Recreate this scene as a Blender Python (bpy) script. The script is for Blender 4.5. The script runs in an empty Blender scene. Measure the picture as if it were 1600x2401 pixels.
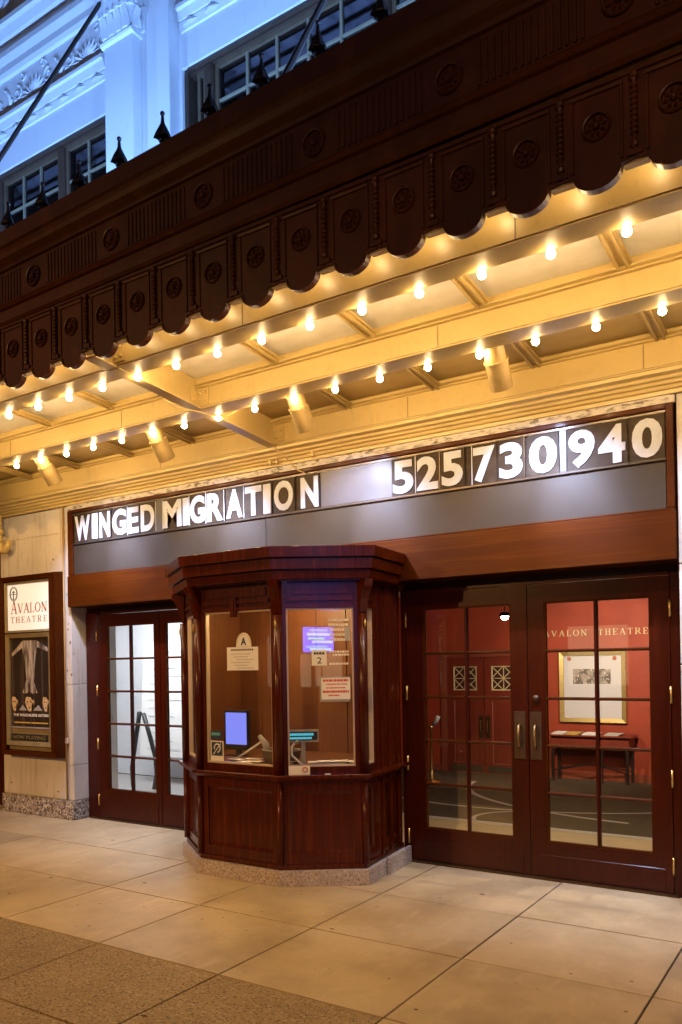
import bpy, bmesh, math, random
from mathutils import Vector, Matrix
random.seed(7)
R = math.radians
sc = bpy.context.scene
COL = sc.collection

# ------------------------------------------------------------------ camera
TH, RO = 0.5775, 0.0170
cam_d = bpy.data.cameras.new('camera')
cam = bpy.data.objects.new('camera', cam_d); COL.objects.link(cam)
ct, st = math.cos(TH), math.sin(TH); cr, sr = math.cos(RO), math.sin(RO)
Hv, Up, Fw = Vector((ct, st, 0)), Vector((0, 0, 1)), Vector((-st, ct, 0))
rgt = Hv * cr - Up * sr; upv = Hv * sr + Up * cr
M4 = Matrix((rgt, upv, -Fw)).transposed().to_4x4(); M4.translation = (0, 0, 1.6)
cam.matrix_world = M4
cam_d.sensor_fit = 'VERTICAL'; cam_d.sensor_height = 36; cam_d.sensor_width = 24
cam_d.lens = 1882 / 2401 * 36
cam_d.shift_y = (1554 - 1200.5) / 2401
cam_d.clip_start = .05; cam_d.clip_end = 600
sc.camera = cam

# ------------------------------------------------------------------ world: dusk sky
world = bpy.data.worlds.new('World'); sc.world = world; world.use_nodes = True
wn, wl = world.node_tree.nodes, world.node_tree.links
bg = wn['Background']
sky = wn.new('ShaderNodeTexSky'); sky.sky_type = 'NISHITA'; sky.sun_disc = False
sky.sun_elevation = R(-2.0); sky.sun_rotation = R(200)
wl.new(sky.outputs[0], bg.inputs[0]); bg.inputs[1].default_value = 0.06

# ------------------------------------------------------------------ exposure
sc.view_settings.view_transform = 'Standard'; sc.view_settings.look = 'None'
sc.view_settings.exposure = 1.5; sc.view_settings.gamma = 1.0
sc.view_settings.use_curve_mapping = False
sc.cycles.use_denoising = True
sc.cycles.max_bounces = 7; sc.cycles.transparent_max_bounces = 16
sc.cycles.sample_clamp_indirect = 4.0
sc.cycles.caustics_reflective = False; sc.cycles.caustics_refractive = False
try: sc.cycles.use_light_tree = True
except Exception: pass
BULB_L = 158.0; BULB_COL = (1.0, .67, .31)
CAN_W = 100.0
FLOOD_W = 44.0
LAMP_W = 1750.0

# ------------------------------------------------------------------ helpers
WL = {}
class MB:
    def __init__(s): s.v = []; s.f = []
    def add(s, vs, fs):
        n = len(s.v); s.v += [tuple(p) for p in vs]; s.f += [tuple(i + n for i in f) for f in fs]; return s
    def box(s, x0, x1, y0, y1, z0, z1):
        return s.add([(x0,y0,z0),(x1,y0,z0),(x1,y1,z0),(x0,y1,z0),(x0,y0,z1),(x1,y0,z1),(x1,y1,z1),(x0,y1,z1)],
                     [(0,3,2,1),(4,5,6,7),(0,1,5,4),(1,2,6,5),(2,3,7,6),(3,0,4,7)])
    def hexa(s, b, t):          # bottom quad, top quad
        return s.add(list(b) + list(t), [(0,3,2,1),(4,5,6,7),(0,1,5,4),(1,2,6,5),(2,3,7,6),(3,0,4,7)])
    def prism_x(s, prof, x0, x1):   # closed profile of (y,z)
        n = len(prof)
        return s.add([(x0,y,z) for y,z in prof] + [(x1,y,z) for y,z in prof],
                     [(i,(i+1)%n,(i+1)%n+n,i+n) for i in range(n)] + [tuple(range(n))[::-1], tuple(range(n,2*n))])
    def prism_y(s, prof, y0, y1):   # closed outline of (x,z)
        n = len(prof)
        return s.add([(x,y0,z) for x,z in prof] + [(x,y1,z) for x,z in prof],
                     [(i,(i+1)%n,(i+1)%n+n,i+n) for i in range(n)] + [tuple(range(n))[::-1], tuple(range(n,2*n))])
    def prism_z(s, prof, z0, z1):
        n = len(prof)
        return s.add([(x,y,z0) for x,y in prof] + [(x,y,z1) for x,y in prof],
                     [(i,(i+1)%n,(i+1)%n+n,i+n) for i in range(n)] + [tuple(range(n))[::-1], tuple(range(n,2*n))])
    def tube(s, pts, r, n=8, cap=True):
        pts = [Vector(p) for p in pts]; rr = r if isinstance(r, (list, tuple)) else [r]*len(pts)
        ref = None; rings = []
        for i, p in enumerate(pts):
            d = (pts[min(i+1,len(pts)-1)] - pts[max(i-1,0)]).normalized()
            if ref is None:
                ref = d.orthogonal().normalized()
            ref = (ref - d * ref.dot(d)).normalized(); b = d.cross(ref)
            rings.append([p + (ref*math.cos(2*math.pi*k/n) + b*math.sin(2*math.pi*k/n))*rr[i] for k in range(n)])
        vs = [v for ring in rings for v in ring]; fs = []
        for i in range(len(pts)-1):
            for k in range(n):
                fs.append((i*n+k, i*n+(k+1)%n, (i+1)*n+(k+1)%n, (i+1)*n+k))
        if cap: fs += [tuple(range(n))[::-1], tuple(range((len(pts)-1)*n, len(pts)*n))]
        return s.add(vs, fs)
    def lathe(s, prof, c, n=12, axis='z', caps=True):   # prof: (r, h)
        vs = []; fs = []
        for r, h in prof:
            for k in range(n):
                a = 2*math.pi*k/n; u, w = r*math.cos(a), r*math.sin(a)
                vs.append((c[0]+u, c[1]+w, c[2]+h) if axis == 'z' else (c[0]+u, c[1]+h, c[2]+w))
        for i in range(len(prof)-1):
            for k in range(n):
                fs.append((i*n+k, i*n+(k+1)%n, (i+1)*n+(k+1)%n, (i+1)*n+k))
        if caps: fs += [tuple(range(n))[::-1], tuple(range((len(prof)-1)*n, len(prof)*n))]
        return s.add(vs, fs)
    def mesh(s, name, org=(0,0,0), smooth=False, bevel=0):
        me = bpy.data.meshes.new(name)
        o = Vector(org)
        me.from_pydata([tuple(Vector(v) - o) for v in s.v], [], s.f)
        bm = bmesh.new(); bm.from_mesh(me)
        bmesh.ops.recalc_face_normals(bm, faces=bm.faces)
        if bevel:
            bmesh.ops.bevel(bm, geom=list(bm.edges), offset=bevel, segments=1, affect='EDGES', clamp_overlap=True)
        bm.to_mesh(me); bm.free()
        if smooth:
            for p in me.polygons: p.use_smooth = True
        return me
    def build(s, name, m, parent=None, org=None, smooth=False, bevel=0):
        if org is None:
            org = WL[parent.as_pointer()] if parent else Vector((0,0,0))
            if not parent and s.v:
                xs = [v[0] for v in s.v]; ys = [v[1] for v in s.v]; zs = [v[2] for v in s.v]
                org = Vector(((min(xs)+max(xs))/2, (min(ys)+max(ys))/2, min(zs)))
        me = s.mesh(name, org, smooth, bevel)
        if m: me.materials.append(m)
        return put(name, me, org, parent)
def put(name, me, org, parent=None, rot=None):
    o = bpy.data.objects.new(name, me); COL.objects.link(o)
    org = Vector(org); WL[o.as_pointer()] = org
    if parent: o.parent = parent; o.location = org - WL[parent.as_pointer()]
    else: o.location = org
    if rot: o.rotation_euler = rot
    return o
def tag(o, label=None, cat=None, group=None, kind=None):
    if label: o['label'] = label
    if cat: o['category'] = cat
    if group: o['group'] = group
    if kind: o['kind'] = kind
    return o
def thing(name, label, cat, loc=(0,0,0), group=None):
    o = bpy.data.objects.new(name, None); COL.objects.link(o); o.empty_display_size = .1
    o.location = loc; WL[o.as_pointer()] = Vector(loc)
    return tag(o, label, cat, group)
def copy_thing(root, loc, label=None, group=None):
    r = root.copy(); COL.objects.link(r); r.location = loc
    if label: r['label'] = label
    if group: r['group'] = group
    for ch in list(root.children):
        c = ch.copy(); COL.objects.link(c); c.parent = r
        for g in ch.children:
            d = g.copy(); COL.objects.link(d); d.parent = c
    return r
_txt = {}
def text(s, bold=0.0):
    """glyph outline as a mesh in local x/y, z = -1 (back) .. 0 (front)"""
    key = (s, bold)
    if key not in _txt:
        cu = bpy.data.curves.new('text', 'FONT'); cu.body = s; cu.size = 1; cu.extrude = .5; cu.offset = bold
        cu.resolution_u = 4; cu.space_character = 1.0 + bold*2
        ob = bpy.data.objects.new('text', cu); COL.objects.link(ob)
        dg = bpy.context.evaluated_depsgraph_get(); dg.update()
        me = bpy.data.meshes.new_from_object(ob.evaluated_get(dg))
        vs = [tuple(v.co) for v in me.vertices]; fs = [tuple(p.vertices) for p in me.polygons]
        bpy.data.objects.remove(ob); bpy.data.curves.remove(cu); bpy.data.meshes.remove(me)
        _txt[key] = (vs, fs)
    return _txt[key]
def put_text(mb, s, x0, x1, z0, z1, y_front, depth, bold=0.0, frame=None):
    vs, fs = text(s, bold)
    ax = min(v[0] for v in vs); bx = max(v[0] for v in vs); ay = min(v[1] for v in vs); by = max(v[1] for v in vs)
    out = []
    for x, y, z in vs:
        X = x0 + (x-ax)/(bx-ax)*(x1-x0); Z = z0 + (y-ay)/(by-ay)*(z1-z0)
        D = 0 if z > 0 else depth
        out.append(frame(X, D, Z) if frame else (X, y_front + D, Z))
    mb.add(out, fs)
# small serif alphabet (polygons in a 0..1 box)
def _rect(x0, y0, x1, y1): return [(x0,y0),(x1,y0),(x1,y1),(x0,y1)]
def _bar(xa, ya, xb, yb, w): return [(xa-w/2,ya),(xa+w/2,ya),(xb+w/2,yb),(xb-w/2,yb)]
def _ring(w=.16, t=.05):
    n = 18; P = []
    for k in range(n):
        a, b = 2*math.pi*k/n, 2*math.pi*(k+1)/n
        o = lambda q: (.5+.5*math.cos(q), .5+.5*math.sin(q)); i = lambda q: (.5+(.5-w)*math.cos(q), .5+(.5-t)*math.sin(q))
        P.append([o(a), o(b), i(b), i(a)])
    return P
SERIF = {
 'A': [_bar(.10,0,.5,1,.07), _bar(.86,0,.5,1,.17), _rect(.27,.32,.72,.38), _rect(0,0,.24,.05), _rect(.68,0,1,.05)],
 'V': [_bar(.5,0,.14,1,.17), _bar(.5,0,.90,1,.07), _rect(0,.95,.32,1), _rect(.76,.95,1,1)],
 'L': [_rect(.14,0,.32,1), _rect(0,0,.95,.06), _rect(0,.95,.46,1), _rect(.89,0,.95,.27)],
 'O': _ring(),
 'N': [_rect(.12,0,.19,1), _rect(.81,0,.88,1), _bar(.84,0,.16,1,.18), _rect(0,0,.32,.05), _rect(0,.95,.2,1), _rect(.68,.95,1,1)],
 'T': [_rect(.41,0,.59,1), _rect(0,.94,1,1), _rect(0,.75,.06,1), _rect(.94,.75,1,1), _rect(.28,0,.72,.05)],
 'H': [_rect(.12,0,.29,1), _rect(.71,0,.88,1), _rect(.2,.48,.8,.54), _rect(0,0,.41,.05), _rect(.59,0,1,.05), _rect(0,.95,.41,1), _rect(.59,.95,1,1)],
 'E': [_rect(.12,0,.32,1), _rect(0,0,.95,.06), _rect(0,.94,.92,1), _rect(.2,.48,.7,.54), _rect(.89,0,.95,.26), _rect(.86,.76,.92,1), _rect(.66,.40,.71,.63)],
 'R': [_rect(.12,0,.3,1), _rect(0,0,.42,.05), _rect(0,.95,.6,1), _rect(.3,.46,.6,.52), _bar(.92,0,.5,.5,.17), _rect(.78,0,1,.05),
       [(.6,1),(.8,.92),(.64,.90),(.58,.95)], [(.8,.92),(.86,.74),(.69,.74),(.64,.90)], [(.86,.74),(.78,.55),(.63,.57),(.69,.74)], [(.78,.55),(.6,.46),(.58,.52),(.63,.57)]],
}
def put_serif(mb, s, x0, x1, z0, z1, yf, depth, gap=.22, wide=None):
    ws = [0.55 if c == ' ' else {'L':.78,'E':.8,'T':.85}.get(c, 1.0) for c in s]
    tot = sum(ws) + gap*(len(s)-1); k = (x1-x0)/tot; x = x0; j = 0
    for c, w in zip(s, ws):
        if c != ' ':
            for poly in SERIF[c]:
                j += 1
                mb.prism_y([(x + px*w*k, z0 + py*(z1-z0)) for px, py in poly], yf - .0003*(j % 7), yf + depth)
        x += (w + gap)*k

# ------------------------------------------------------------------ materials
def mat(name, col, rough=.5, metal=0.0, var=None, bump=None, spec=.5, emit=None, coat=0.0, speck=None, rnd=0.0, streak=None, spots=None):
    m = bpy.data.materials.new(name); m.use_nodes = True
    n, l = m.node_tree.nodes, m.node_tree.links
    b = n['Principled BSDF']
    b.inputs['Base Color'].default_value = (*col, 1); b.inputs['Roughness'].default_value = rough
    b.inputs['Metallic'].default_value = metal; b.inputs['Specular IOR Level'].default_value = spec
    b.inputs['Coat Weight'].default_value = coat; b.inputs['Coat Roughness'].default_value = .12
    if emit:
        b.inputs['Emission Color'].default_value = (*emit[0], 1); b.inputs['Emission Strength'].default_value = emit[1]
    if not (var or bump or speck or rnd or streak or spots): return m
    geo = n.new('ShaderNodeNewGeometry')
    cur = None
    def scaled(sv):
        mp = n.new('ShaderNodeMapping'); mp.inputs['Scale'].default_value = sv if isinstance(sv, tuple) else (sv, sv, sv)
        l.new(geo.outputs['Position'], mp.inputs['Vector']); return mp.outputs[0]
    def noise(sv, detail=4, ro=.6):
        t = n.new('ShaderNodeTexNoise'); t.inputs['Scale'].default_value = 1; t.inputs['Detail'].default_value = detail
        t.inputs['Roughness'].default_value = ro; l.new(scaled(sv), t.inputs['Vector']); return t.outputs[0]
    def ramp(src, a, c):
        r_ = n.new('ShaderNodeMapRange'); r_.inputs[1].default_value = a; r_.inputs[2].default_value = c; l.new(src, r_.inputs[0]); return r_.outputs[0]
    def mix(fac, c2, prev, mode='MIX'):
        x = n.new('ShaderNodeMix'); x.data_type = 'RGBA'; x.blend_type = mode
        if fac is not None: l.new(fac, x.inputs[0])
        if prev is None: x.inputs[6].default_value = (*col, 1)
        else: l.new(prev, x.inputs[6])
        if hasattr(c2, 'links'): l.new(c2, x.inputs[7])
        else: x.inputs[7].default_value = (*c2, 1)
        return x.outputs[2]
    if var:
        for sv, c2, a, c in var: cur = mix(ramp(noise(sv), a, c), c2, cur)
    if streak:
        sv, c2, a, c = streak; cur = mix(ramp(noise(sv, 2, .5), a, c), c2, cur)
    if speck:
        for sv, c2, a in speck:
            t = n.new('ShaderNodeTexVoronoi'); t.inputs['Scale'].default_value = 1; l.new(scaled(sv), t.inputs['Vector'])
            sep = n.new('ShaderNodeSeparateColor'); l.new(t.outputs['Color'], sep.inputs[0])
            g = n.new('ShaderNodeMath'); g.operation = 'LESS_THAN'; g.inputs[1].default_value = a; l.new(sep.outputs[0], g.inputs[0])
            cur = mix(g.outputs[0], c2, cur)
    if spots:
        sv, c2, rr = spots
        t = n.new('ShaderNodeTexVoronoi'); t.inputs['Scale'].default_value = 1; l.new(scaled(sv), t.inputs['Vector'])
        g = n.new('ShaderNodeMapRange'); g.inputs[1].default_value = rr*1.25; g.inputs[2].default_value = rr*.8; l.new(t.outputs['Distance'], g.inputs[0])
        cur = mix(g.outputs[0], c2, cur)
    if rnd:
        oi = n.new('ShaderNodeObjectInfo'); mr = n.new('ShaderNodeMapRange'); mr.inputs[3].default_value = 1-rnd; mr.inputs[4].default_value = 1+rnd
        l.new(oi.outputs['Random'], mr.inputs[0])
        cb = n.new('ShaderNodeCombineColor')
        for q in range(3): l.new(mr.outputs[0], cb.inputs[q])
        cur = mix(None, cb.outputs[0], cur, 'MULTIPLY')
        cur.node.inputs[0].default_value = 1
    if cur is not None: l.new(cur, b.inputs['Base Color'])
    if bump:
        sv, stg, dist = bump
        bp = n.new('ShaderNodeBump'); bp.inputs['Strength'].default_value = stg; bp.inputs['Distance'].default_value = dist
        l.new(noise(sv), bp.inputs['Height']); l.new(bp.outputs[0], b.inputs['Normal'])
    return m
def glass_mat(name, tint=(1,1,1), base=.05, rough=.0):
    m = bpy.data.materials.new(name); m.use_nodes = True
    n, l = m.node_tree.nodes, m.node_tree.links
    n.remove(n['Principled BSDF'])
    tr = n.new('ShaderNodeBsdfTransparent'); tr.inputs[0].default_value = (*tint, 1)
    gl = n.new('ShaderNodeBsdfGlossy'); gl.inputs['Roughness'].default_value = rough
    lw = n.new('ShaderNodeLayerWeight'); pw = n.new('ShaderNodeMath'); pw.operation = 'POWER'; pw.inputs[1].default_value = 5
    mr = n.new('ShaderNodeMapRange'); mr.inputs[3].default_value = base; mr.inputs[4].default_value = .95
    mx = n.new('ShaderNodeMixShader')
    l.new(lw.outputs['Facing'], pw.inputs[0]); l.new(pw.outputs[0], mr.inputs[0]); l.new(mr.outputs[0], mx.inputs[0])
    l.new(tr.outputs[0], mx.inputs[1]); l.new(gl.outputs[0], mx.inputs[2]); l.new(mx.outputs[0], n['Material Output'].inputs[0])
    return m
def emit_mat(name, col, s):
    m = bpy.data.materials.new(name); m.use_nodes = True
    n, l = m.node_tree.nodes, m.node_tree.links
    n.remove(n['Principled BSDF']); e = n.new('ShaderNodeEmission')
    e.inputs[0].default_value = (*col, 1); e.inputs[1].default_value = s
    l.new(e.outputs[0], n['Material Output'].inputs[0]); return m
M = {}
M['slab'] = mat('smooth_concrete', (.52,.40,.235), .50, var=[((.9,.9,.9),(.42,.31,.17),.45,.7), ((2.2,2.2,2.2),(.36,.262,.145),.42,.72), ((9,3,9),(.56,.44,.27),.55,.8), ((40,40,40),(.27,.205,.135),.62,.75)], bump=((90,90,90),.25,.004), rnd=.10, spots=(5.5,(.17,.125,.085),.052))
M['aggr'] = mat('exposed_aggregate', (.31,.215,.105), .75, var=[((3,3,3),(.25,.17,.078),.4,.7)], speck=[((95,95,95),(.38,.29,.18),.12), ((120,120,120),(.12,.08,.045),.13)], bump=((160,160,160),.5,.006), rnd=.08)
M['joint'] = mat('joint_sand', (.06,.045,.03), .95)
M['wood'] = mat('mahogany', (.068,.0076,.0007), .24, spec=.26, var=[((2.5,2.5,.4),(.038,.0040,.0004),.35,.68), ((45,45,1.6),(.105,.0150,.0014),.48,.70), ((110,110,3),(.034,.0045,.0004),.58,.72)], coat=.06, bump=((80,80,4),.22,.003))
M['wood_band'] = mat('stained_board', (.056,.0115,.0005), .42, spec=.10, var=[((.7,3,3),(.036,.0065,.0003),.35,.7), ((1.2,60,90),(.074,.018,.001),.5,.75)], coat=.06)
M['door'] = mat('dark_door_wood', (.043,.0042,.0007), .28, spec=.24, var=[((3,3,.6),(.026,.0027,.0005),.35,.7), ((60,60,2.5),(.060,.0070,.0011),.5,.8)], coat=.06)
M['fascia'] = mat('bronze_paint', (.088,.021,.0022), .40, var=[((1.6,2,2),(.052,.0115,.0013),.38,.7), ((7,7,3),(.12,.033,.004),.5,.75), ((45,45,45),(.06,.017,.003),.58,.72)], spec=.4, bump=((9,9,9),.25,.010), rnd=.14)
M['gold_dim'] = mat('dull_gold_paint', (.27,.19,.075), .5, var=[((14,14,14),(.21,.145,.055),.45,.7)])
M['gold'] = mat('gold_paint', (.55,.415,.17), .37, var=[((1.3,3,3),(.50,.37,.145),.4,.75), ((22,22,22),(.46,.335,.13),.55,.8), ((3,9,.8),(.38,.265,.10),.60,.78)], bump=((6,6,6),.12,.008), spec=.55)
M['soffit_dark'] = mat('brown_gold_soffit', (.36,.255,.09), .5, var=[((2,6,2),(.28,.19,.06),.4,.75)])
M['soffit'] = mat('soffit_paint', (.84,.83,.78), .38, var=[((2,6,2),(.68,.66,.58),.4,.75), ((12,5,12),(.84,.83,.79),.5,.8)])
M['white_strip'] = mat('peeling_white', (.55,.52,.48), .7, var=[((14,30,40),(.14,.11,.09),.50,.58), ((5,20,20),(.55,.52,.48),.4,.7)])
M['panel'] = mat('grey_metal_panel', (.036,.026,.019), .42, var=[((1.2,2,2),(.028,.020,.014),.4,.7)], spec=.35)
M['white_panel'] = mat('white_metal_panel', (.060,.054,.058), .38, var=[((3,3,3),(.048,.043,.047),.4,.7)])
M['backing'] = mat('smoky_letter_tile', (.034,.022,.014), .48, var=[((6,6,9),(.062,.045,.032),.5,.75)], spec=.14)
M['letter'] = mat('white_plastic', (.50,.55,.68), .6, spec=.12, var=[((9,9,9),(.43,.47,.59),.5,.8)])
M['metal_dark'] = mat('dark_rail_metal', (.09,.075,.065), .3, metal=.7)
M['stone'] = mat('limestone', (.60,.57,.54), .8, var=[((2.5,2.5,1.2),(.50,.46,.42),.4,.7), ((16,16,5),(.38,.33,.28),.58,.75)], streak=((24,24,.9),(.36,.29,.22),.56,.78), speck=[((34,34,34),(.16,.12,.09),.0022)], bump=((26,26,26),.3,.012))
M['granite'] = mat('speckled_granite', (.36,.32,.30), .7, speck=[((48,48,48),(.62,.58,.55),.33), ((55,55,55),(.10,.08,.07),.30), ((90,90,90),(.28,.2,.15),.15)], bump=((70,70,70),.9,.02))
M['booth_stone'] = mat('pink_granite', (.40,.335,.30), .6, speck=[((110,110,110),(.52,.46,.43),.22), ((130,130,130),(.22,.17,.15),.22)], bump=((90,90,90),.2,.004))
M['facade'] = mat('pale_terracotta', (.74,.74,.74), .62, var=[((1.2,1.2,1.2),(.68,.68,.68),.4,.75), ((25,25,6),(.62,.63,.64),.6,.8)], bump=((30,30,30),.08,.006))
M['frame_up'] = mat('window_frame_paint', (.060,.034,.020), .5, var=[((9,9,9),(.042,.023,.013),.45,.75)])
M['bar_up'] = mat('window_bar_paint', (.24,.20,.13), .5, var=[((9,9,9),(.18,.15,.09),.45,.75)])
M['sash_up'] = mat('sash_paint', (.12,.080,.045), .5, var=[((9,9,9),(.085,.055,.03),.45,.75)])
M['brass'] = mat('brass', (.72,.50,.16), .3, metal=1.0)
M['brass_dull'] = mat('dull_brass', (.34,.21,.075), .38, metal=.9)
M['brass_old'] = mat('aged_bronze', (.07,.035,.014), .45, metal=.5, var=[((20,20,20),(.05,.024,.009),.45,.7)])
M['iron'] = mat('black_iron', (.03,.018,.014), .45, metal=.5)
M['rod'] = mat('rod_paint', (.028,.016,.012), .5)
M['glass'] = glass_mat('clear_glass')
M['glass_up'] = glass_mat('upper_window_glass', (.6,.58,.6), .022)
M['glass_case'] = glass_mat('case_glass', (1,1,1), .04)
M['bulb'] = emit_mat('bulb_glow', BULB_COL, BULB_L)
M['bulb_dim'] = emit_mat('dim_bulb_glow', BULB_COL, BULB_L*.2)
M['socket'] = mat('dark_socket', (.16,.10,.04), .5)
M['lobby_red'] = mat('red_wall_paint', (.36,.048,.014), .6, var=[((2,2,2),(.29,.036,.010),.4,.7)])
M['lobby_door'] = mat('red_door_paint', (.20,.030,.014), .4, var=[((9,9,2),(.16,.024,.01),.4,.7)])
M['lobby_trim'] = mat('red_trim_paint', (.26,.06,.03), .4)
M['tan'] = mat('tan_stone_floor', (.55,.43,.24), .5, var=[((6,6,6),(.48,.37,.2),.4,.7)])
M['carpet'] = mat('dark_carpet', (.070,.052,.028), .95, bump=((200,200,200),.5,.004), var=[((7,7,7),(.05,.037,.02),.4,.7)])
M['pale_line'] = mat('pale_inlay', (.5,.47,.42), .6)
M['cream'] = mat('cream_ceiling', (.6,.5,.4), .7)
M['white_wall'] = mat('white_wall', (.78,.80,.84), .7, var=[((1.5,1.5,1.5),(.72,.74,.79),.4,.7)])
M['gold_frame'] = mat('gilded_frame', (.55,.40,.14), .38, metal=.6, var=[((30,30,30),(.42,.3,.1),.45,.7)])
M['paper'] = mat('white_paper', (.80,.79,.77), .75)
M['mat_board'] = mat('pale_mat_board', (.62,.60,.62), .8)
M['photo'] = mat('old_photograph', (.30,.24,.21), .4, var=[((9,9,9),(.06,.045,.04),.45,.55), ((25,25,25),(.55,.48,.44),.55,.62)])
M['ink'] = mat('black_ink', (.03,.03,.035), .7)
M['red_ink'] = mat('red_ink', (.55,.06,.03), .7)
M['rust_ink'] = mat('rust_ink', (.42,.09,.03), .7)
M['gold_ink'] = mat('gold_letter_paint', (.70,.56,.30), .5)
M['grey_ink'] = mat('grey_ink', (.42,.42,.45), .8)
M['booth_in'] = mat('booth_panelling', (.15,.055,.018), .5, var=[((3,3,.5),(.11,.038,.012),.35,.7), ((40,40,2),(.18,.07,.025),.5,.8)])
M['black'] = mat('black_plastic', (.02,.02,.022), .4)
M['grey_pl'] = mat('grey_plastic', (.35,.34,.33), .45)
M['screen'] = emit_mat('monitor_glow', (.17,.19,.66), .55)
M['cyan'] = emit_mat('display_glow', (.1,.5,.6), .45)
M['sticker_blue'] = mat('navy_sticker', (.02,.035,.09), .5)
M['sage'] = mat('poster_case_olive', (.26,.20,.105), .42, var=[((8,8,8),(.2,.15,.075),.4,.7)])
M['white_lit'] = mat('lit_sign_face', (.80,.80,.76), .5, emit=((1,.98,.9),.16))
M['post_dark'] = mat('poster_dark', (.03,.019,.015), .35, var=[((28,28,.8),(.13,.085,.065),.52,.75)])
M['post_pale'] = mat('poster_pale', (.52,.46,.41), .4, var=[((26,26,3),(.07,.05,.04),.42,.62), ((60,60,9),(.30,.24,.2),.5,.7)])
M['post_skin'] = mat('poster_skin', (.66,.50,.30), .4, var=[((18,18,18),(.42,.27,.14),.5,.7)])
M['post_gold'] = mat('poster_gold', (.6,.42,.1), .4)
M['post_grey'] = mat('poster_grey', (.38,.38,.42), .4)
M['night_room'] = mat('dim_room', (.040,.025,.017), .9, var=[((1.2,1.2,.3),(.022,.014,.010),.4,.6)])
M['curtain'] = mat('pale_curtain', (.42,.40,.42), .9, var=[((22,22,.6),(.25,.24,.26),.4,.6)])
M['asphalt'] = mat('asphalt', (.05,.05,.05), .9)
M['fern'] = mat('rust_red_paint', (.30,.035,.02), .5)

# ------------------------------------------------------------------ sidewalk
ground = MB().box(-60, 60, -60, 5.74, -.40, -.018).build('ground', M['joint']); tag(ground, kind='structure')
walk = MB().box(-9.6, 3.2, .66, 5.74, -.017, -.014).build('sidewalk', M['joint']); tag(walk, kind='structure')
XJ = [3.1, 2.12, 1.10, .12, -.86, -1.835, -2.82, -3.74, -4.64, -5.68, -6.65, -7.62, -8.6, -9.55]
YJ = [.68, 1.52, 2.345, 3.115, 3.955, 4.785, 5.735]
for j in range(len(YJ)-1):
    for i in range(len(XJ)-1):
        g = .0055
        dx = .05 if (j < 3 and i in (7, 8)) else 0
        z = random.uniform(-.0012, .0012)
        x0, x1, y0, y1 = XJ[i+1]+g, XJ[i]-g, YJ[j]+g, YJ[j+1]-g
        MB().box(x0, x1, y0, y1, -.0139, z).build('paving_slab', M['slab' if YJ[j] >= 3.0 or (i < 5 and j == 2) else 'aggr'], walk, bevel=.002)
dirt = MB()
for k in range(26):
    x, y = random.uniform(-6.5, -1), random.uniform(2.4, 5.5); s = random.uniform(.004, .012)
    dirt.add([(x-s*2,y,.0018),(x,y-s,.0018),(x+s*2.2,y+s*.2,.0018),(x+s*.3,y+s,.0018),(x,y,.004)], [(0,1,4),(1,2,4),(2,3,4),(3,0,4)])
d_ = dirt.build('sidewalk_litter', M['joint']); tag(d_, kind='stuff')

# ------------------------------------------------------------------ theatre building
bld = thing('theatre_building', 'old theatre front with pale upper storey, stone pier and dark wooden entrance doors', 'building', (-4, 5.7, 0))
YW = 5.50
# stone pier on the left of the doors
def pier_blocks(x0, x1, zs, name='stone_block', y0=YW, y1=6.1):
    for a, b in zip(zs[:-1], zs[1:]):
        MB().box(x0+.003, x1-.003, y0+random.uniform(0,.004), y1, a+.0025, b-.0025).build(name, M['stone'], bld, bevel=.004)
MB().box(-8.14, -6.955, YW+.012, 6.09, .2, 3.45).build('pier_core', M['stone'], bld)
pier_blocks(-8.15, -7.03, [.205, .63, 2.19, 3.02, 3.45])
pier_blocks(-7.03, -6.945, [.205, .57, 1.42, 2.36, 3.02, 3.45])
MB().box(-8.16, -7.52, YW-.02, 6.09, 0, .20).build('granite_base', M['granite'], bld, bevel=.008)
MB().box(-7.515, -6.94, YW-.022, 6.09, 0, .197).build('granite_base', M['granite'], bld, bevel=.008)
chips = MB()
for k in range(15):
    x = random.choice([random.uniform(-8.1,-7.0), random.uniform(-7.05,-6.95)]); z = random.uniform(.25, 3.0); s = random.uniform(.006, .016)
    y = YW - .001
    chips.add([(x-s,y,z),(x,y,z-s*1.3),(x+s,y,z+s*.2),(x+s*.2,y,z+s),(x,y-.002,z)], [(0,1,4),(1,2,4),(2,3,4),(3,0,4)])
q = chips.build('stone_pit', mat('pit_dirt', (.12,.08,.055), .9), bld); tag(q, kind='stuff')
# dark recess left of pier, and pier on the right end
MB().box(-9.6, -8.16, 5.7, 5.9, 0, 3.45).build('side_wall', M['door'], bld)
MB().box(-.985, -.35, YW-.005, 6.1, 2.20, 3.45).build('right_pier_block', M['stone'], bld, bevel=.004)
for a, b in ((.2,.95),(.955,1.55),(1.555,2.195)):
    MB().box(-.985, -.35, YW-.003, 6.1, a, b).build('right_pier_block', M['stone'], bld, bevel=.004)
MB().box(-.99, -.3, YW-.02, 6.1, 0, .197).build('granite_base', M['granite'], bld, bevel=.006)
MB().box(-.345, 4.0, YW, 6.1, 0, 3.45).build('right_wall', M['stone'], bld)
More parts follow.
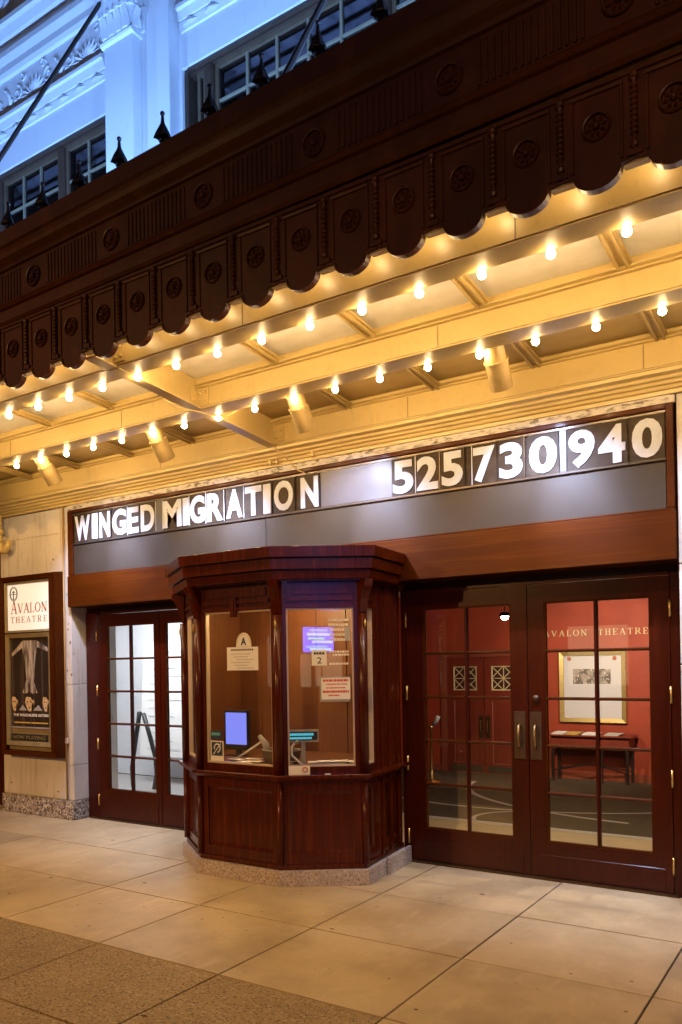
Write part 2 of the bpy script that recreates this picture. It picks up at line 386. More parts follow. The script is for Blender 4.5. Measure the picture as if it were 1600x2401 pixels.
# brown fascia board and grey panel under the sign
MB().box(-6.94, -.995, 5.455, 5.70, 2.225, 2.545).build('fascia_board', M['wood_band'], bld, bevel=.004)
MB().box(-6.935, -1.0, 5.462, 5.55, 2.546, 2.558).build('fascia_cap', M['wood_band'], bld, bevel=.003)
for a, b in ((-6.855,-4.322),(-4.316,-1.05)):
    MB().box(a, b, 5.475, 5.50, 2.56, 2.862).build('grey_panel', M['panel'], bld)
MB().box(-6.935, -6.86, 5.463, 5.52, 2.56, 3.225).build('sign_stile', M['wood_band'], bld, bevel=.003)
MB().box(-1.045, -1.0, 5.463, 5.52, 2.56, 3.225).build('sign_stile', M['wood_band'], bld, bevel=.003)
MB().box(-6.93, -1.0, 5.505, 5.7, 2.56, 3.45).build('sign_backing', M['door'], bld)
MB().box(-6.94, -.99, 5.472, 5.503, 3.232, 3.285).build('white_strip', M['white_strip'], bld, bevel=.003)
# door soffit and jambs
YD = 5.68
MB().box(-6.94, -1.0, 5.70, 5.80, 2.175, 2.56).build('door_head', M['door'], bld)
for a, b in ((-6.94,-6.765),(-4.895,-4.80),(-3.125,-3.075),(-1.08,-.99)):
    MB().box(a, b, 5.683, 5.80, 0, 2.175).build('door_frame', M['door'], bld, bevel=.004)
MB().box(-6.7, -4.95, 5.672, 5.79, 2.15, 2.174).build('door_head_bead', M['door'], bld)
MB().box(-3.07, -1.085, 5.672, 5.79, 2.15, 2.174).build('door_head_bead', M['door'], bld)
MB().box(-6.9, -4.85, 5.66, 5.80, .002, .018).build('threshold', M['brass_old'], bld)
MB().box(-3.1, -1.05, 5.66, 5.80, .002, .018).build('threshold', M['brass_old'], bld)
def door_leaf(x0, x1, g0, g1, gz0, gz1, hinge, plate):
    """one glazed door: stiles, rails, ten panes in two columns, hinges, push plate"""
    y0, y1 = YD, YD+.045; z0, z1 = .022, 2.146
    m = MB()
    m.box(x0, g0-.012, y0, y1, z0, z1); m.box(g1+.012, x1, y0, y1, z0, z1)
    m.box(g0-.012, g1+.012, y0, y1, z0, gz0-.012); m.box(g0-.012, g1+.012, y0, y1, gz1+.012, z1)
    leaf = m.build('door', M['door'], bld, org=Vector((x0, y0, 0)))
    MB().box(x0+.05, x1-.05, y0-.006, y0-.0005, z0+.01, gz0-.10).build('kick_panel', M['door'], leaf, bevel=.002)
    b = MB()           # glazing bead
    b.box(g0-.012, g0, y0+.006, y1-.006, gz0-.012, gz1+.012); b.box(g1, g1+.012, y0+.006, y1-.006, gz0-.012, gz1+.012)
    b.box(g0, g1, y0+.006, y1-.006, gz0-.012, gz0); b.box(g0, g1, y0+.006, y1-.006, gz1, gz1+.012)
    b.build('glazing_bead', M['wood_band'], leaf)
    xm = (g0+g1)/2; rows = [gz0 + (gz1-gz0)*k/5 for k in range(6)]
    MB().prism_z([(xm-.013,y0+.012),(xm-.005,y0+.001),(xm+.005,y0+.001),(xm+.013,y0+.012),(xm+.013,y1-.008),(xm-.013,y1-.008)], gz0, gz1).build('muntin', M['door'], leaf)
    for r in rows[1:-1]:
        for a, c in ((g0, xm-.0135), (xm+.0135, g1)):
            MB().prism_x([(y0+.012,r-.011),(y0+.001,r-.004),(y0+.001,r+.004),(y0+.012,r+.011),(y1-.008,r+.011),(y1-.008,r-.011)], a, c).build('muntin', M['wood_band'], leaf)
    for k in range(5):
        for a, c in ((g0, xm-.0135), (xm+.0135, g1)):
            MB().box(a, c, y0+.020, y0+.024, rows[k]+(.0115 if k else 0), rows[k+1]-(.0115 if k < 4 else 0)).build('pane', M['glass'], leaf)
    for hz in (1.93, 1.35, .79, .205):
        hx = x0 - .003 if hinge < 0 else x1 + .003
        h = MB().lathe([(.0085,-.058),(.0085,.058)], (hx, y0-.006, hz), 8)
        h.build('hinge', M['brass'], leaf, smooth=True)
    if plate:
        pa, pb = plate
        pl = MB().box(pa, pb, y0-.004, y0-.0002, .868, 1.218).build('push_plate', M['brass_old'], leaf, bevel=.001)
        xc = (pa+pb)/2
        MB().tube([(xc,y0-.004,.955),(xc,y0-.030,.97),(xc,y0-.040,1.04),(xc,y0-.030,1.11),(xc,y0-.004,1.125)], [.007,.010,.012,.010,.007], 8).build('handle', M['brass_dull'], leaf, smooth=True)
    return leaf
door_leaf(-3.070, -2.071, -2.915, -2.206, .288, 2.005, -1, (-2.178, -2.090))
L2 = door_leaf(-2.064, -1.083, -1.930, -1.217, .282, 2.004, 1, (-2.056, -1.968))
MB().lathe([(.026,-.018),(.026,-.004),(.020,0)], (-2.006, YD-.001, 1.315), 14, 'y').build('lock_cylinder', M['brass_old'], L2, smooth=True)
door_leaf(-6.760, -5.842, -6.612, -5.930, .332, 2.018, -1, None)
door_leaf(-5.834, -4.905, -5.760, -5.07, .332, 2.018, 1, None)

# ------------------------------------------------------------------ upper storey
YU = 5.5
# wall as pieces round two window openings (tops at 7.15)
wx = [(-12.0,-9.9),(-6.25,-5.237),(-2.73,3.0)]
for a, b in wx: MB().box(a, b, YU, YU+.5, 4.2, 7.15).build('upper_wall', M['facade'], bld)
MB().box(-12.0, 3.0, YU, YU+.5, 7.15, 11.5).build('upper_wall', M['facade'], bld)
MB().box(-12.0, 3.0, YU, YU+.5, 3.45, 5.2).build('upper_wall', M['facade'], bld)
# ledges and mouldings between pilasters
def ledges(x0, x1, light=False):
    MB().prism_x([(YU,7.47),(YU-.015,7.475),(YU-.03,7.55),(YU-.012,7.56),(YU,7.56)], x0, x1).build('leaf_moulding', M['facade'], bld)
    MB().prism_x([(YU,7.565),(YU-.035,7.57),(YU-.055,7.64),(YU-.075,7.655),(YU-.075,7.69),(YU-.05,7.70),(YU-.05,7.725),(YU,7.73)], x0, x1).build('ledge', M['facade'], bld)
    lf = MB(); n = int((x1-x0)/.26)
    for k in range(n):
        x = x0 + (k+.5)*(x1-x0)/n
        lf.add([(x-.11,YU-.02,7.515),(x,YU-.038,7.48),(x+.11,YU-.02,7.515),(x,YU-.044,7.555),(x,YU-.055,7.515)], [(0,1,4),(1,2,4),(2,3,4),(3,0,4)])
    lf.build('leaf_band', M['facade'], bld)
    MB().prism_x([(YU,8.12),(YU-.03,8.13),(YU-.05,8.17),(YU-.05,8.24),(YU-.09,8.30),(YU-.09,8.36),(YU-.03,8.40),(YU,8.40)], x0, x1).build('ledge', M['facade'], bld)
    MB().prism_x([(YU,8.52),(YU-.06,8.53),(YU-.10,8.60),(YU-.14,8.61),(YU-.14,8.66),(YU,8.67)], x0, x1).build('ledge', M['facade'], bld)
ledges(-12.0, -6.25); ledges(-5.237, 2.9)
# carved frieze (relief of scrolls and palmettes)
def scroll(mb, x, z, s, a0, turns, y=YU, t=.010):
    pts = []; n = 16
    for k in range(n+1):
        u = k/n; r = s*(1-.85*u); a = a0 + turns*2*math.pi*u
        pts.append((x + r*math.cos(a), y-.012, z + r*math.sin(a)))
    mb.tube(pts, [t*(1-.4*k/n) for k in range(n+1)], 5)
def leaf(mb, x, z, l, w, a, y=YU):
    c, s_ = math.cos(a), math.sin(a)
    P = lambda u, v, d: (x + u*c - v*s_, y-d, z + u*s_ + v*c)
    mb.add([P(0,0,.004),P(l*.5,w,.006),P(l,0,.016),P(l*.5,-w,.006),P(l*.55,0,.03)], [(0,1,4),(1,2,4),(2,3,4),(3,0,4)])
def frieze(x0, x1):
    mb = MB(); x = x1 - .3; k = 0
    while x > x0 + .1:
        zc = 7.84
        for j in range(9):
            a = R(90) + R(-80 + 20*j); leaf(mb, x, zc-.06, .22 - .0*abs(j-4), .028, a)
        for sgn in (-1, 1):
            scroll(mb, x + sgn*.26, zc+.05, .085, R(90), sgn*1.3); scroll(mb, x + sgn*.30, zc-.05, .06, R(-90), -sgn*1.2)
            leaf(mb, x+sgn*.1, zc-.085, .30, .022, R(0) if sgn > 0 else R(180))
            scroll(mb, x + sgn*.17, zc+.2, .05, 0, sgn*1.2)
        for j in range(5): leaf(mb, x-.43, zc-.04+.04*j, .11, .02, R(40+25*j))
        x -= .86; k += 1
    o = mb.build('carved_frieze', M['facade'], bld); return o
frieze(-9.8, -6.25); 
# medallion at far left
md = MB(); md.lathe([(.20,-.05),(.23,-.07),(.26,-.05),(.27,0)], (-7.99, YU, 9.02), 28, 'y', False)
md.lathe([(.02,-.09),(.13,-.07),(.16,-.03),(.2,-.02)], (-7.99, YU, 9.02), 20, 'y', True)
for k in range(8): leaf(md, -7.99, 9.02, .15, .035, k*math.pi/4, YU-.05)
md.build('medallion', M['facade'], bld, smooth=False)
# stepped pilasters
MB().box(-6.11, -5.27, YU-.135, YU, 4.2, 11.5).build('pilaster', M['facade'], bld, bevel=.006)
MB().box(-6.01, -5.625, YU-.25, YU-.1355, 4.2, 7.50).build('pilaster', M['facade'], bld, bevel=.006)
pc = MB(); pc.prism_x([(YU-.25,7.50),(YU-.275,7.51),(YU-.285,7.53),(YU-.275,7.55),(YU-.1355,7.55),(YU-.1355,7.50)], -6.03, -5.60)
pc.build('pilaster_collar', M['facade'], bld)
cp = MB(); cp.hexa([(-6.01,YU-.25,7.55),(-5.625,YU-.25,7.55),(-5.625,YU-.1355,7.55),(-6.01,YU-.1355,7.55)], [(-6.09,YU-.33,8.1),(-5.55,YU-.33,8.1),(-5.55,YU-.1355,8.1),(-6.09,YU-.1355,8.1)])
cp.box(-6.12, -5.52, YU-.36, YU-.1355, 8.1, 8.18)
for r_, zz in ((0,7.56),(1,7.74)):
    for k in range(4 + r_):
        x = -6.0 + .37*(k+.5)/(4+r_); y = YU-.255-.04*r_
        cp.tube([(x,y,zz),(x,y-.02,zz+.10),(x,y-.055,zz+.17),(x,y-.075,zz+.175),(x,y-.08,zz+.15)], [.05,.045,.035,.028,.014], 6)
        cp.tube([(-5.615,y+.03+.05*(k%2),zz+.02*k),(-5.60,y+.03,zz+.1),(-5.56,y+.03,zz+.17),(-5.54,y+.03,zz+.15)], [.04,.04,.03,.012], 6)
for sgn, x in ((-1,-5.98),(1,-5.66)):
    scroll(cp, x, 8.0, .085, R(90), sgn*1.4, YU-.345, .018)
scroll(cp, -5.82, 7.95, .05, R(90), 1.3, YU-.335, .015)
cp.build('capital', M['facade'], bld)
# blocks of the ledge that return between the pilasters
for xb in (-5.60,):
    MB().box(-5.625, -5.56, YU-.16, YU-.136, 7.55, 7.78).build('carved_boss', M['facade'], bld)
# windows
def window(x0, x1, posts, cols, ztr, zhead=7.15, zs=5.6):
    """x0..x1 opening; posts = (xa, xb) mullion posts; cols = list of (xl, xr, number of lights)"""
    YG = 5.60; k_ = 5.60/5.68
    posts = [(a*k_, b*k_) for a, b in posts]; cols = [(max(a*k_, x0+.05), min(b*k_, x1-.05), n) for a, b, n in cols]; ztr = 1.6+(ztr-1.6)*k_
    w = MB(); w.box(x0, x0+.05, YU+.03, YG+.1, zs, zhead-.002); w.box(x1-.05, x1, YU+.03, YG+.1, zs, zhead-.002)
    w.box(x0+.05, x1-.05, YU+.02, YG+.1, zhead-.035, zhead-.002)
    w.box(x0+.05, x1-.05, YU+.045, YG+.1, zhead-.06, zhead-.0355)
    win = w.build('window', M['frame_up'], bld, org=Vector((x0, YU, zs)))
    for a, b in posts: MB().prism_z([(a,YG+.1),(a,YU+.05),(a+.02,YU+.03),(b-.02,YU+.03),(b,YU+.05),(b,YG+.1)], zs, zhead-.061).build('mullion', M['frame_up'], win)
    for xl, xr, n in cols:
        f = MB(); f.box(xl, xl+.035, YG-.03, YG+.03, zs, zhead-.061); f.box(xr-.035, xr, YG-.03, YG+.03, zs, zhead-.061)
        f.box(xl+.035, xr-.035, YG-.03, YG+.03, zhead-.10, zhead-.061)
        f.build('sash', M['sash_up'], win)
        a, b = xl+.035, xr-.035
        xs = [a + (b-a)*k/n for k in range(n+1)]
        for x in xs[1:-1]: MB().box(x-.012, x+.012, YG-.022, YG+.015, zs, zhead-.101).build('glazing_bar', M['bar_up'], win)
        for k in range(n):
            e0 = .0125 if k else 0; e1 = .0125 if k < n-1 else 0
            for zb in (ztr, ztr-.62):
                MB().prism_x([(YG-.022,zb-.014),(YG-.022,zb+.004),(YG-.006,zb+.012),(YG+.015,zb+.012),(YG+.015,zb-.014)], xs[k]+e0, xs[k+1]-e1).build('glazing_bar', M['bar_up'], win)
            for za, zb in ((ztr+.0125, zhead-.102), (ztr-.606, ztr-.0145), (zs, ztr-.636)):
                MB().box(xs[k]+e0, xs[k+1]-e1, YG-.003, YG+.001, za, zb).build('pane', M['glass_up'], win)
    return win
window(-5.237, -2.73, [(-5.075,-4.965),(-3.205,-3.09)], [(-5.187,-5.076,1),(-4.964,-3.206,5),(-3.089,-2.78,1)], 6.83)
window(-9.90, -6.25, [(-8.35,-8.18),(-7.19,-7.09)], [(-9.85,-8.351,3),(-8.179,-7.191,3),(-7.089,-6.30,2)], 6.80)
# dim rooms and curtains behind the upper windows
for a, b in ((-9.95,-6.2),(-5.3,-2.65)):
    m = MB(); m.add([(a,6.0,5.3),(b,6.0,5.3),(b,6.0,7.4),(a,6.0,7.4),(a,7.6,5.3),(b,7.6,5.3),(b,7.6,7.4),(a,7.6,7.4)], [(4,5,6,7),(0,4,7,3),(1,2,6,5),(3,7,6,2),(0,1,5,4)])
    m.build('upper_room', M['night_room'], bld)
# ------------------------------------------------------------------ canopy
can = thing('theatre_canopy', 'long entrance canopy with dark scalloped bronze fascia and gold painted soffit', 'canopy', (-4, 3.4, 3.5))
YF = 3.40
X0, X1 = -8.6, 1.2
sag = lambda x, z: (z-3.53)/1.06*.030*(x+3.2)     # the old fascia hangs a little out of level
def sagged(mb):
    mb.v = [(x, y, z + sag(x, z)) for x, y, z in mb.v]; return mb
sagged(MB().prism_x([(YF+.02,3.985),(YF-.012,3.985),(YF-.030,4.0),(YF-.030,4.022),(YF-.012,4.032),(YF-.012,4.088),(YF-.030,4.094),(YF-.045,4.112),(YF-.032,4.128),(YF,4.136),
              (YF,4.372),(YF-.018,4.378),(YF-.028,4.398),(YF-.065,4.425),(YF-.085,4.47),(YF-.105,4.478),(YF-.105,4.58),(YF-.09,4.592),(YF+.06,4.592),(YF+.06,3.99)], X0, X1)).build('fascia', M['fascia'], can)
# rosette mesh shared by all
def rosette_mb(r, d=.014):
    m = MB()
    m.lathe([(r*.80,0),(r*.84,-d),(r*.93,-d*1.15),(r,-d*.7),(r*1.02,0)], (0,0,0), 22, 'y', False)
    for k in range(8):
        a = k*math.pi/4 + .2; c, s = math.cos(a), math.sin(a)
        P = lambda u, v, y: (u*c - v*s, y, u*s + v*c)
        m.add([P(r*.22,0,-.001),P(r*.52,r*.15,-.003),P(r*.77,0,-.004),P(r*.52,-r*.15,-.003),P(r*.55,0,-d*1.1)], [(0,1,4),(1,2,4),(2,3,4),(3,0,4)])
    m.lathe([(r*.24,0),(r*.22,-d*.9),(r*.10,-d*1.5),(.0005,-d*1.6)], (0,0,0), 12, 'y', False)
    return m
ros_s = rosette_mb(.060).mesh('rosette'); ros_s.materials.append(M['fascia'])
ros_l = rosette_mb(.070).mesh('rosette'); ros_l.materials.append(M['fascia'])
for k in range(-2, 8):
    x = -1.565 - .7625*k
    put('rosette', ros_l, (x, YF-.0005, 4.25+sag(x, 4.25)), can)
    fl = MB()
    for j in range(15):
        xx = x + .15 + j*.0332
        fl.prism_z([(xx-.010,YF),(xx-.006,YF-.007),(xx+.006,YF-.007),(xx+.010,YF)], 4.160, 4.350)
    sagged(fl).build('fluting', M['fascia'], can)
# scalloped tongues
PER = .3035
pts = [(-.1505,3.984),(-.1505,3.612),(-.098,3.606)]
for k in range(1, 12):
    a = math.pi + math.pi*k/12; pts.append((.098*math.cos(a), 3.603+.070*math.sin(a)))
pts += [(.098,3.606),(.1505,3.612),(.1505,3.984)]
tongue = MB(); tongue.prism_y([(x, z-3.8) for x, z in pts], -.002, .030)
rimp = [(-.1505,3.612),(-.098,3.606)] + pts[3:-3] + [(.098,3.606),(.1505,3.612)]
rim = MB()
for (xa, za), (xb, zb) in zip(rimp[:-1], rimp[1:]):      # raised edge of the scallop
    rim.hexa([(xa,-.010,za-3.8),(xb,-.010,zb-3.8),(xb,-.0021,zb-3.8),(xa,-.0021,za-3.8)], [(xa*.93,-.010,za-3.8+.009),(xb*.93,-.010,zb-3.8+.009),(xb*.93,-.0021,zb-3.8+.009),(xa*.93,-.0021,za-3.8+.009)])
fr = MB(); fr.prism_x([(-.0021,.128),(-.012,.130),(-.014,.142),(-.006,.152),(-.0021,.152)], -.108, .108)
fr.prism_z([(-.108,-.0021),(-.106,-.010),(-.098,-.010),(-.094,-.0021)], -.17, .127); fr.prism_z([(.094,-.0021),(.098,-.010),(.106,-.010),(.108,-.0021)], -.17, .127)
fr.box(-.150, .150, -.010, -.0021, .158, .172)
bal = MB(); prof = [(.010,-.135)]
for k in range(9):
    h = -.085 + k*.0235
    prof += [(.008,h-.011),(.0165,h-.004),(.0165,h+.004),(.008,h+.011)]
prof += [(.012,.128),(.020,.134),(.021,.148),(.012,.152),(.010,.158)]
bal.lathe(prof, (0,-.010,0), 8)
bal.lathe([(.006,-.150),(.015,-.143),(.017,-.130),(.010,-.120)], (0,-.010,0), 8)
bal.box(-.030, .030, -.014, -.002, -.176, -.152)
brk = MB(); brk.box(-.050,.050,.006,.045,-.199,-.181); brk.box(-.030,.030,.010,.040,-.180,-.160)
ms = {}
for nm, b in (('scalloped_panel',tongue),('panel_moulding',fr),('baluster',bal),('lower_bracket',brk),('scallop_edge',rim)):
    ms[nm] = b.mesh(nm); ms[nm].materials.append(M['gold'] if nm == 'lower_bracket' else M['fascia'])
for k in range(-7, 24):
    x = -1.508 - PER*k + .001
    if x < X0 or x > X1: continue
    p = put('scalloped_panel', ms['scalloped_panel'], (x, YF, 3.8+sag(x, 3.75)), can)
    put('panel_moulding', ms['panel_moulding'], (x, YF, 3.8+sag(x, 3.75)), p)
    put('scallop_edge', ms['scallop_edge'], (x, YF, 3.8+sag(x, 3.75)), p)
    put('rosette', ros_s, (x, YF-.0025, 3.796+sag(x, 3.75)), p)
    put('baluster', ms['baluster'], (x+PER/2, YF, 3.8+sag(x, 3.75)), can)
    put('lower_bracket', ms['lower_bracket'], (x+PER/2, YF, 3.8+sag(x, 3.75)), can)
# finials
fin = MB()
fin.box(-.030,.030,-.030,.030,0,.018); fin.lathe([(.020,.018),(.018,.045),(.024,.050),(.014,.058),(.012,.068)], (0,0,0), 8)
fin.lathe([(.012,.068),(.040,.074),(.042,.080),(.030,.110),(.017,.140),(.010,.175),(.008,.205)], (0,0,0), 8)
fin.lathe([(.008,.203),(.014,.210),(.013,.222),(.004,.230)], (0,0,0), 8)
for k in range(4):
    a = k*math.pi/2 + math.pi/4; c, s = math.cos(a), math.sin(a)
    fin.add([(.02*c,.02*s,.06),(.055*c,.055*s,.068),(.040*c,.040*s,.105),(.012*c,.012*s,.16)], [(0,1,2,3)])
finm = fin.mesh('finial'); finm.materials.append(M['iron'])
for k in range(-6, 18):
    x = -1.90 - .366*k
    if X0 < x < X1: put('finial', finm, (x, YF-.035, 4.592+sag(x, 4.592)), can)
# rods that hold the canopy from the wall
def rod(x, z0, y0, slope):
    a = Vector((x, y0, z0)); b = Vector((x, YU, z0 + (YU-y0)*slope))
    MB().tube([a, b], .020, 8).build('support_rod', M['rod'], can)
    MB().lathe([(.035,-.05),(.035,.05)], a, 8).build('rod_clevis', M['iron'], can)
rod(-2.604, 4.61, 3.42, 1.73)
rod(-5.95, 4.62, 3.42, 1.86)
# gold steel frame underneath; bottom plane slopes to the wall
zb = lambda y: 3.433 + .0854*(5.35 - y)
def beam(y, fw, top, name):
    z = zb(y); z2 = zb(y+fw)
    MB().box(X0, X1, y, y+.012, z+.006, top).build(name, M['gold'], can)
    m = MB(); m.hexa([(X0,y+.006,z-.006),(X1,y+.006,z-.006),(X1,y+fw,z2-.006),(X0,y+fw,z2-.006)], [(X0,y+.006,z+.005),(X1,y+.006,z+.005),(X1,y+fw,z2+.005),(X0,y+fw,z2+.005)])
    m.build('beam_flange', M['gold'], can)
beam(3.64, .145, 3.86, 'channel_beam'); beam(4.442, .15, 3.76, 'channel_beam'); beam(5.353, .155, 3.69, 'channel_beam')
for y, t in ((4.442, 3.650), (5.353, 3.598)):
    MB().prism_x([(y-.0005,t),(y-.022,t+.004),(y-.022,t+.012),(y-.008,t+.016),(y-.034,t+.026),(y-.034,t+.036),(y-.0005,t+.042)], X0, X1).build('beam_moulding', M['gold'], can)
for y, top, xs_ in ((3.64, 3.86, (-1.35,-3.02,-5.6)), (4.442, 3.645, (-.70,-2.15,-4.95,-6.4)), (5.353, 3.595, (-1.15,-2.85,-5.45))):
    for x in xs_:
        MB().box(x-.0035, x+.0035, y-.0022, y-.0003, zb(y)+.008, top).build('beam_joint', M['gold_dim'], can)
# soffit panels between ribs
ribs = [-8.1,-7.35,-6.6,-5.82,-5.04,-4.14,-3.37,-2.61,-1.848,-1.043,-.24,.55]
for (ya, yb_) in ((3.66, 4.44), (4.46, 5.35)):
    for a, b in zip(ribs[:-1], ribs[1:]):
        yb_ = 4.441 if ya < 4 else 5.352
        if ya > 4: 
            z0_, z1_ = zb(ya)+.225, zb(yb_)+.225
        else: z0_, z1_ = zb(ya)+.222, zb(yb_)+.222
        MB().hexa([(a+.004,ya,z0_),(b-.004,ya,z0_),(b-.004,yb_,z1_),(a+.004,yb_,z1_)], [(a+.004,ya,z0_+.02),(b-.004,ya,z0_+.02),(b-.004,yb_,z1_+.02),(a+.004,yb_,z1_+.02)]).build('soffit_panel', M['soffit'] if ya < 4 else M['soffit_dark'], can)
    yb_ = 4.44 if ya < 4 else 5.35
    for x in ribs:
        if x == -4.14: continue
        h = .185 if ya < 4 else .190
        e0, e1 = zb(ya)+h, zb(yb_)+h
        rb = MB(); 
        for dx0, dx1, hh in ((-.045,.045,.012),(-.030,-.016,.03),(.016,.030,.03)):
            rb.hexa([(x+dx0,ya,e0-hh),(x+dx1,ya,e0-hh),(x+dx1,yb_-.001,e1-hh),(x+dx0,yb_-.001,e1-hh)], [(x+dx0,ya,e0+.004),(x+dx1,ya,e0+.004),(x+dx1,yb_-.001,e1+.004),(x+dx0,yb_-.001,e1+.004)])
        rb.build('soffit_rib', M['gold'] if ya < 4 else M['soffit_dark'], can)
# roof deck above, closing the canopy
MB().hexa([(X0,YF+.061,3.99),(X1,YF+.061,3.99),(X1,5.499,3.80),(X0,5.499,3.80)], [(X0,YF+.061,4.03),(X1,YF+.061,4.03),(X1,5.499,3.84),(X0,5.499,3.84)]).build('roof_deck', M['rod'], can)
for xe in (X0-.03, X1+.002): MB().box(xe, xe+.028, YF+.061, 5.498, 3.60, 4.585+sag(xe, 4.585)).build('fascia_return', M['fascia'], can)
# cross beam with riveted plates
XB = -4.14
def xbeam(ya, yb_, top):
    za, z2 = zb(ya), zb(yb_)
    MB().hexa([(XB-.006,ya,za+.006),(XB+.006,ya,za+.006),(XB+.006,yb_,z2+.006),(XB-.006,yb_,z2+.006)], [(XB-.006,ya,za+top),(XB+.006,ya,za+top),(XB+.006,yb_,z2+top),(XB-.006,yb_,z2+top)]).build('cross_beam', M['gold'], can)
    MB().hexa([(XB-.048,ya,za-.009),(XB+.048,ya,za-.009),(XB+.048,yb_,z2-.009),(XB-.048,yb_,z2-.009)], [(XB-.048,ya,za+.0055),(XB+.048,ya,za+.0055),(XB+.048,yb_,z2+.0055),(XB-.048,yb_,z2+.0055)]).build('cross_beam_flange', M['gold'], can)
xbeam(YF+.065, 3.639, .24); xbeam(3.655, 4.441, .218); xbeam(4.457, 5.352, .221)
for y, z0_ in ((3.64, 3.60), (4.442, 3.525), (5.353, 3.452)):
    MB().box(XB+.008, XB+.125, y-.008, y-.0004, z0_, z0_+.125).build('gusset_plate', M['gold'], can)
    MB().box(XB+.0065, XB+.015, y-.075, y-.0085, z0_, z0_+.125).build('gusset_plate', M['gold'], can)
    for i in range(2):
        for j in range(2):
            MB().lathe([(.0125,0),(.011,-.006),(.005,-.010)], (XB+.045+.05*i, y-.0082, z0_+.033+.058*j), 8, 'y').build('rivet', M['gold'], can, smooth=True)
    for j in range(2):
        mb = MB()
        for r_, h in ((.0125,0),(.011,.006),(.005,.010)): pass
        c = (XB+.015, y-.042, z0_+.033+.058*j)
        mb.add([(c[0],c[1]-.012,c[2]),(c[0],c[1],c[2]-.012),(c[0],c[1]+.012,c[2]),(c[0],c[1],c[2]+.012),(c[0]+.009,c[1],c[2])], [(0,1,4),(1,2,4),(2,3,4),(3,0,4)])
        mb.build('rivet', M['gold'], can)
# wall cornice under the last beam
MB().prism_x([(5.505,3.288),(5.468,3.288),(5.466,3.312),(5.452,3.318),(5.446,3.338),(5.430,3.344),(5.424,3.362),(5.404,3.370),(5.398,3.388),(5.362,3.400),(5.362,3.424),(5.505,3.424)], X0, X1).build('wall_cornice', M['gold'], bld)
for x in (-4.235,-4.165,-3.79):
    MB().lathe([(.014,0),(.016,.02),(.012,.05),(.016,.09)], (x, 5.44, 3.30), 8).build('cornice_peg', M['gold'], bld, smooth=True)

# ------------------------------------------------------------------ light bulbs
bm_ = bmesh.new(); bmesh.ops.create_icosphere(bm_, subdivisions=2, radius=.0215)
bulb_me = bpy.data.meshes.new('glass_bulb'); bm_.to_mesh(bulb_me); bm_.free(); bulb_me.materials.append(M['bulb'])
for p in bulb_me.polygons: p.use_smooth = True
dim_me = bulb_me.copy(); dim_me.materials.clear(); dim_me.materials.append(M['bulb_dim'])
sk = MB().lathe([(.012,.019),(.016,.026),(.016,.060),(.022,.064),(.022,.19)], (0,0,0), 10); sock_me = sk.mesh('socket', smooth=True); sock_me.materials.append(M['socket'])
def bulb(x, y, z, label, group, top, me=None):
    t = thing('light_bulb', label, 'light bulb', (x, y, z), group)
    put('glass_bulb', me or bulb_me, (x, y, z), t)
    put('socket', sock_me, (x, y, z), t)
ORD = ['rightmost','second','third','fourth','fifth','sixth','seventh','eighth','ninth','tenth','eleventh','twelfth','thirteenth','fourteenth','fifteenth','sixteenth','seventeenth','eighteenth']
def bulb_label(k, n, row):
    if k < 0: return 'bare bulb of the %s canopy row, %s beyond the right edge' % (row, ['first','second'][-k-1])
    if k >= n: return 'bare bulb of the %s canopy row, %s beyond the left edge' % (row, ['first','second','third','fourth','fifth'][k-n])
    w = ORD[k] if k else 'first'
    return 'bare glowing bulb, %s from the right, in the %s row under the canopy' % (w, row)
for k in range(-2, 19):
    x = -.884 - .3565*k
    if -7.6 < x < 1:
        if k < 17: bulb(x, 3.822, zb(3.822)-.007, bulb_label(k, 14, 'front'), 'bulbs in the front row', .2)
        bulb(x-.01, 4.640, zb(4.64)-.007, bulb_label(k, 18, 'back'), 'bulbs in the back row', .15)
for k in range(-2, 17):
    x = -1.08 - .3565*k
    bulb(x, 3.50, 3.745, 'bare bulb tucked behind the scalloped fascia, %s counting from the right end' % (['first']+ORD[1:]+['nineteenth'])[k+2], 'bulbs behind the fascia', .2, dim_me)

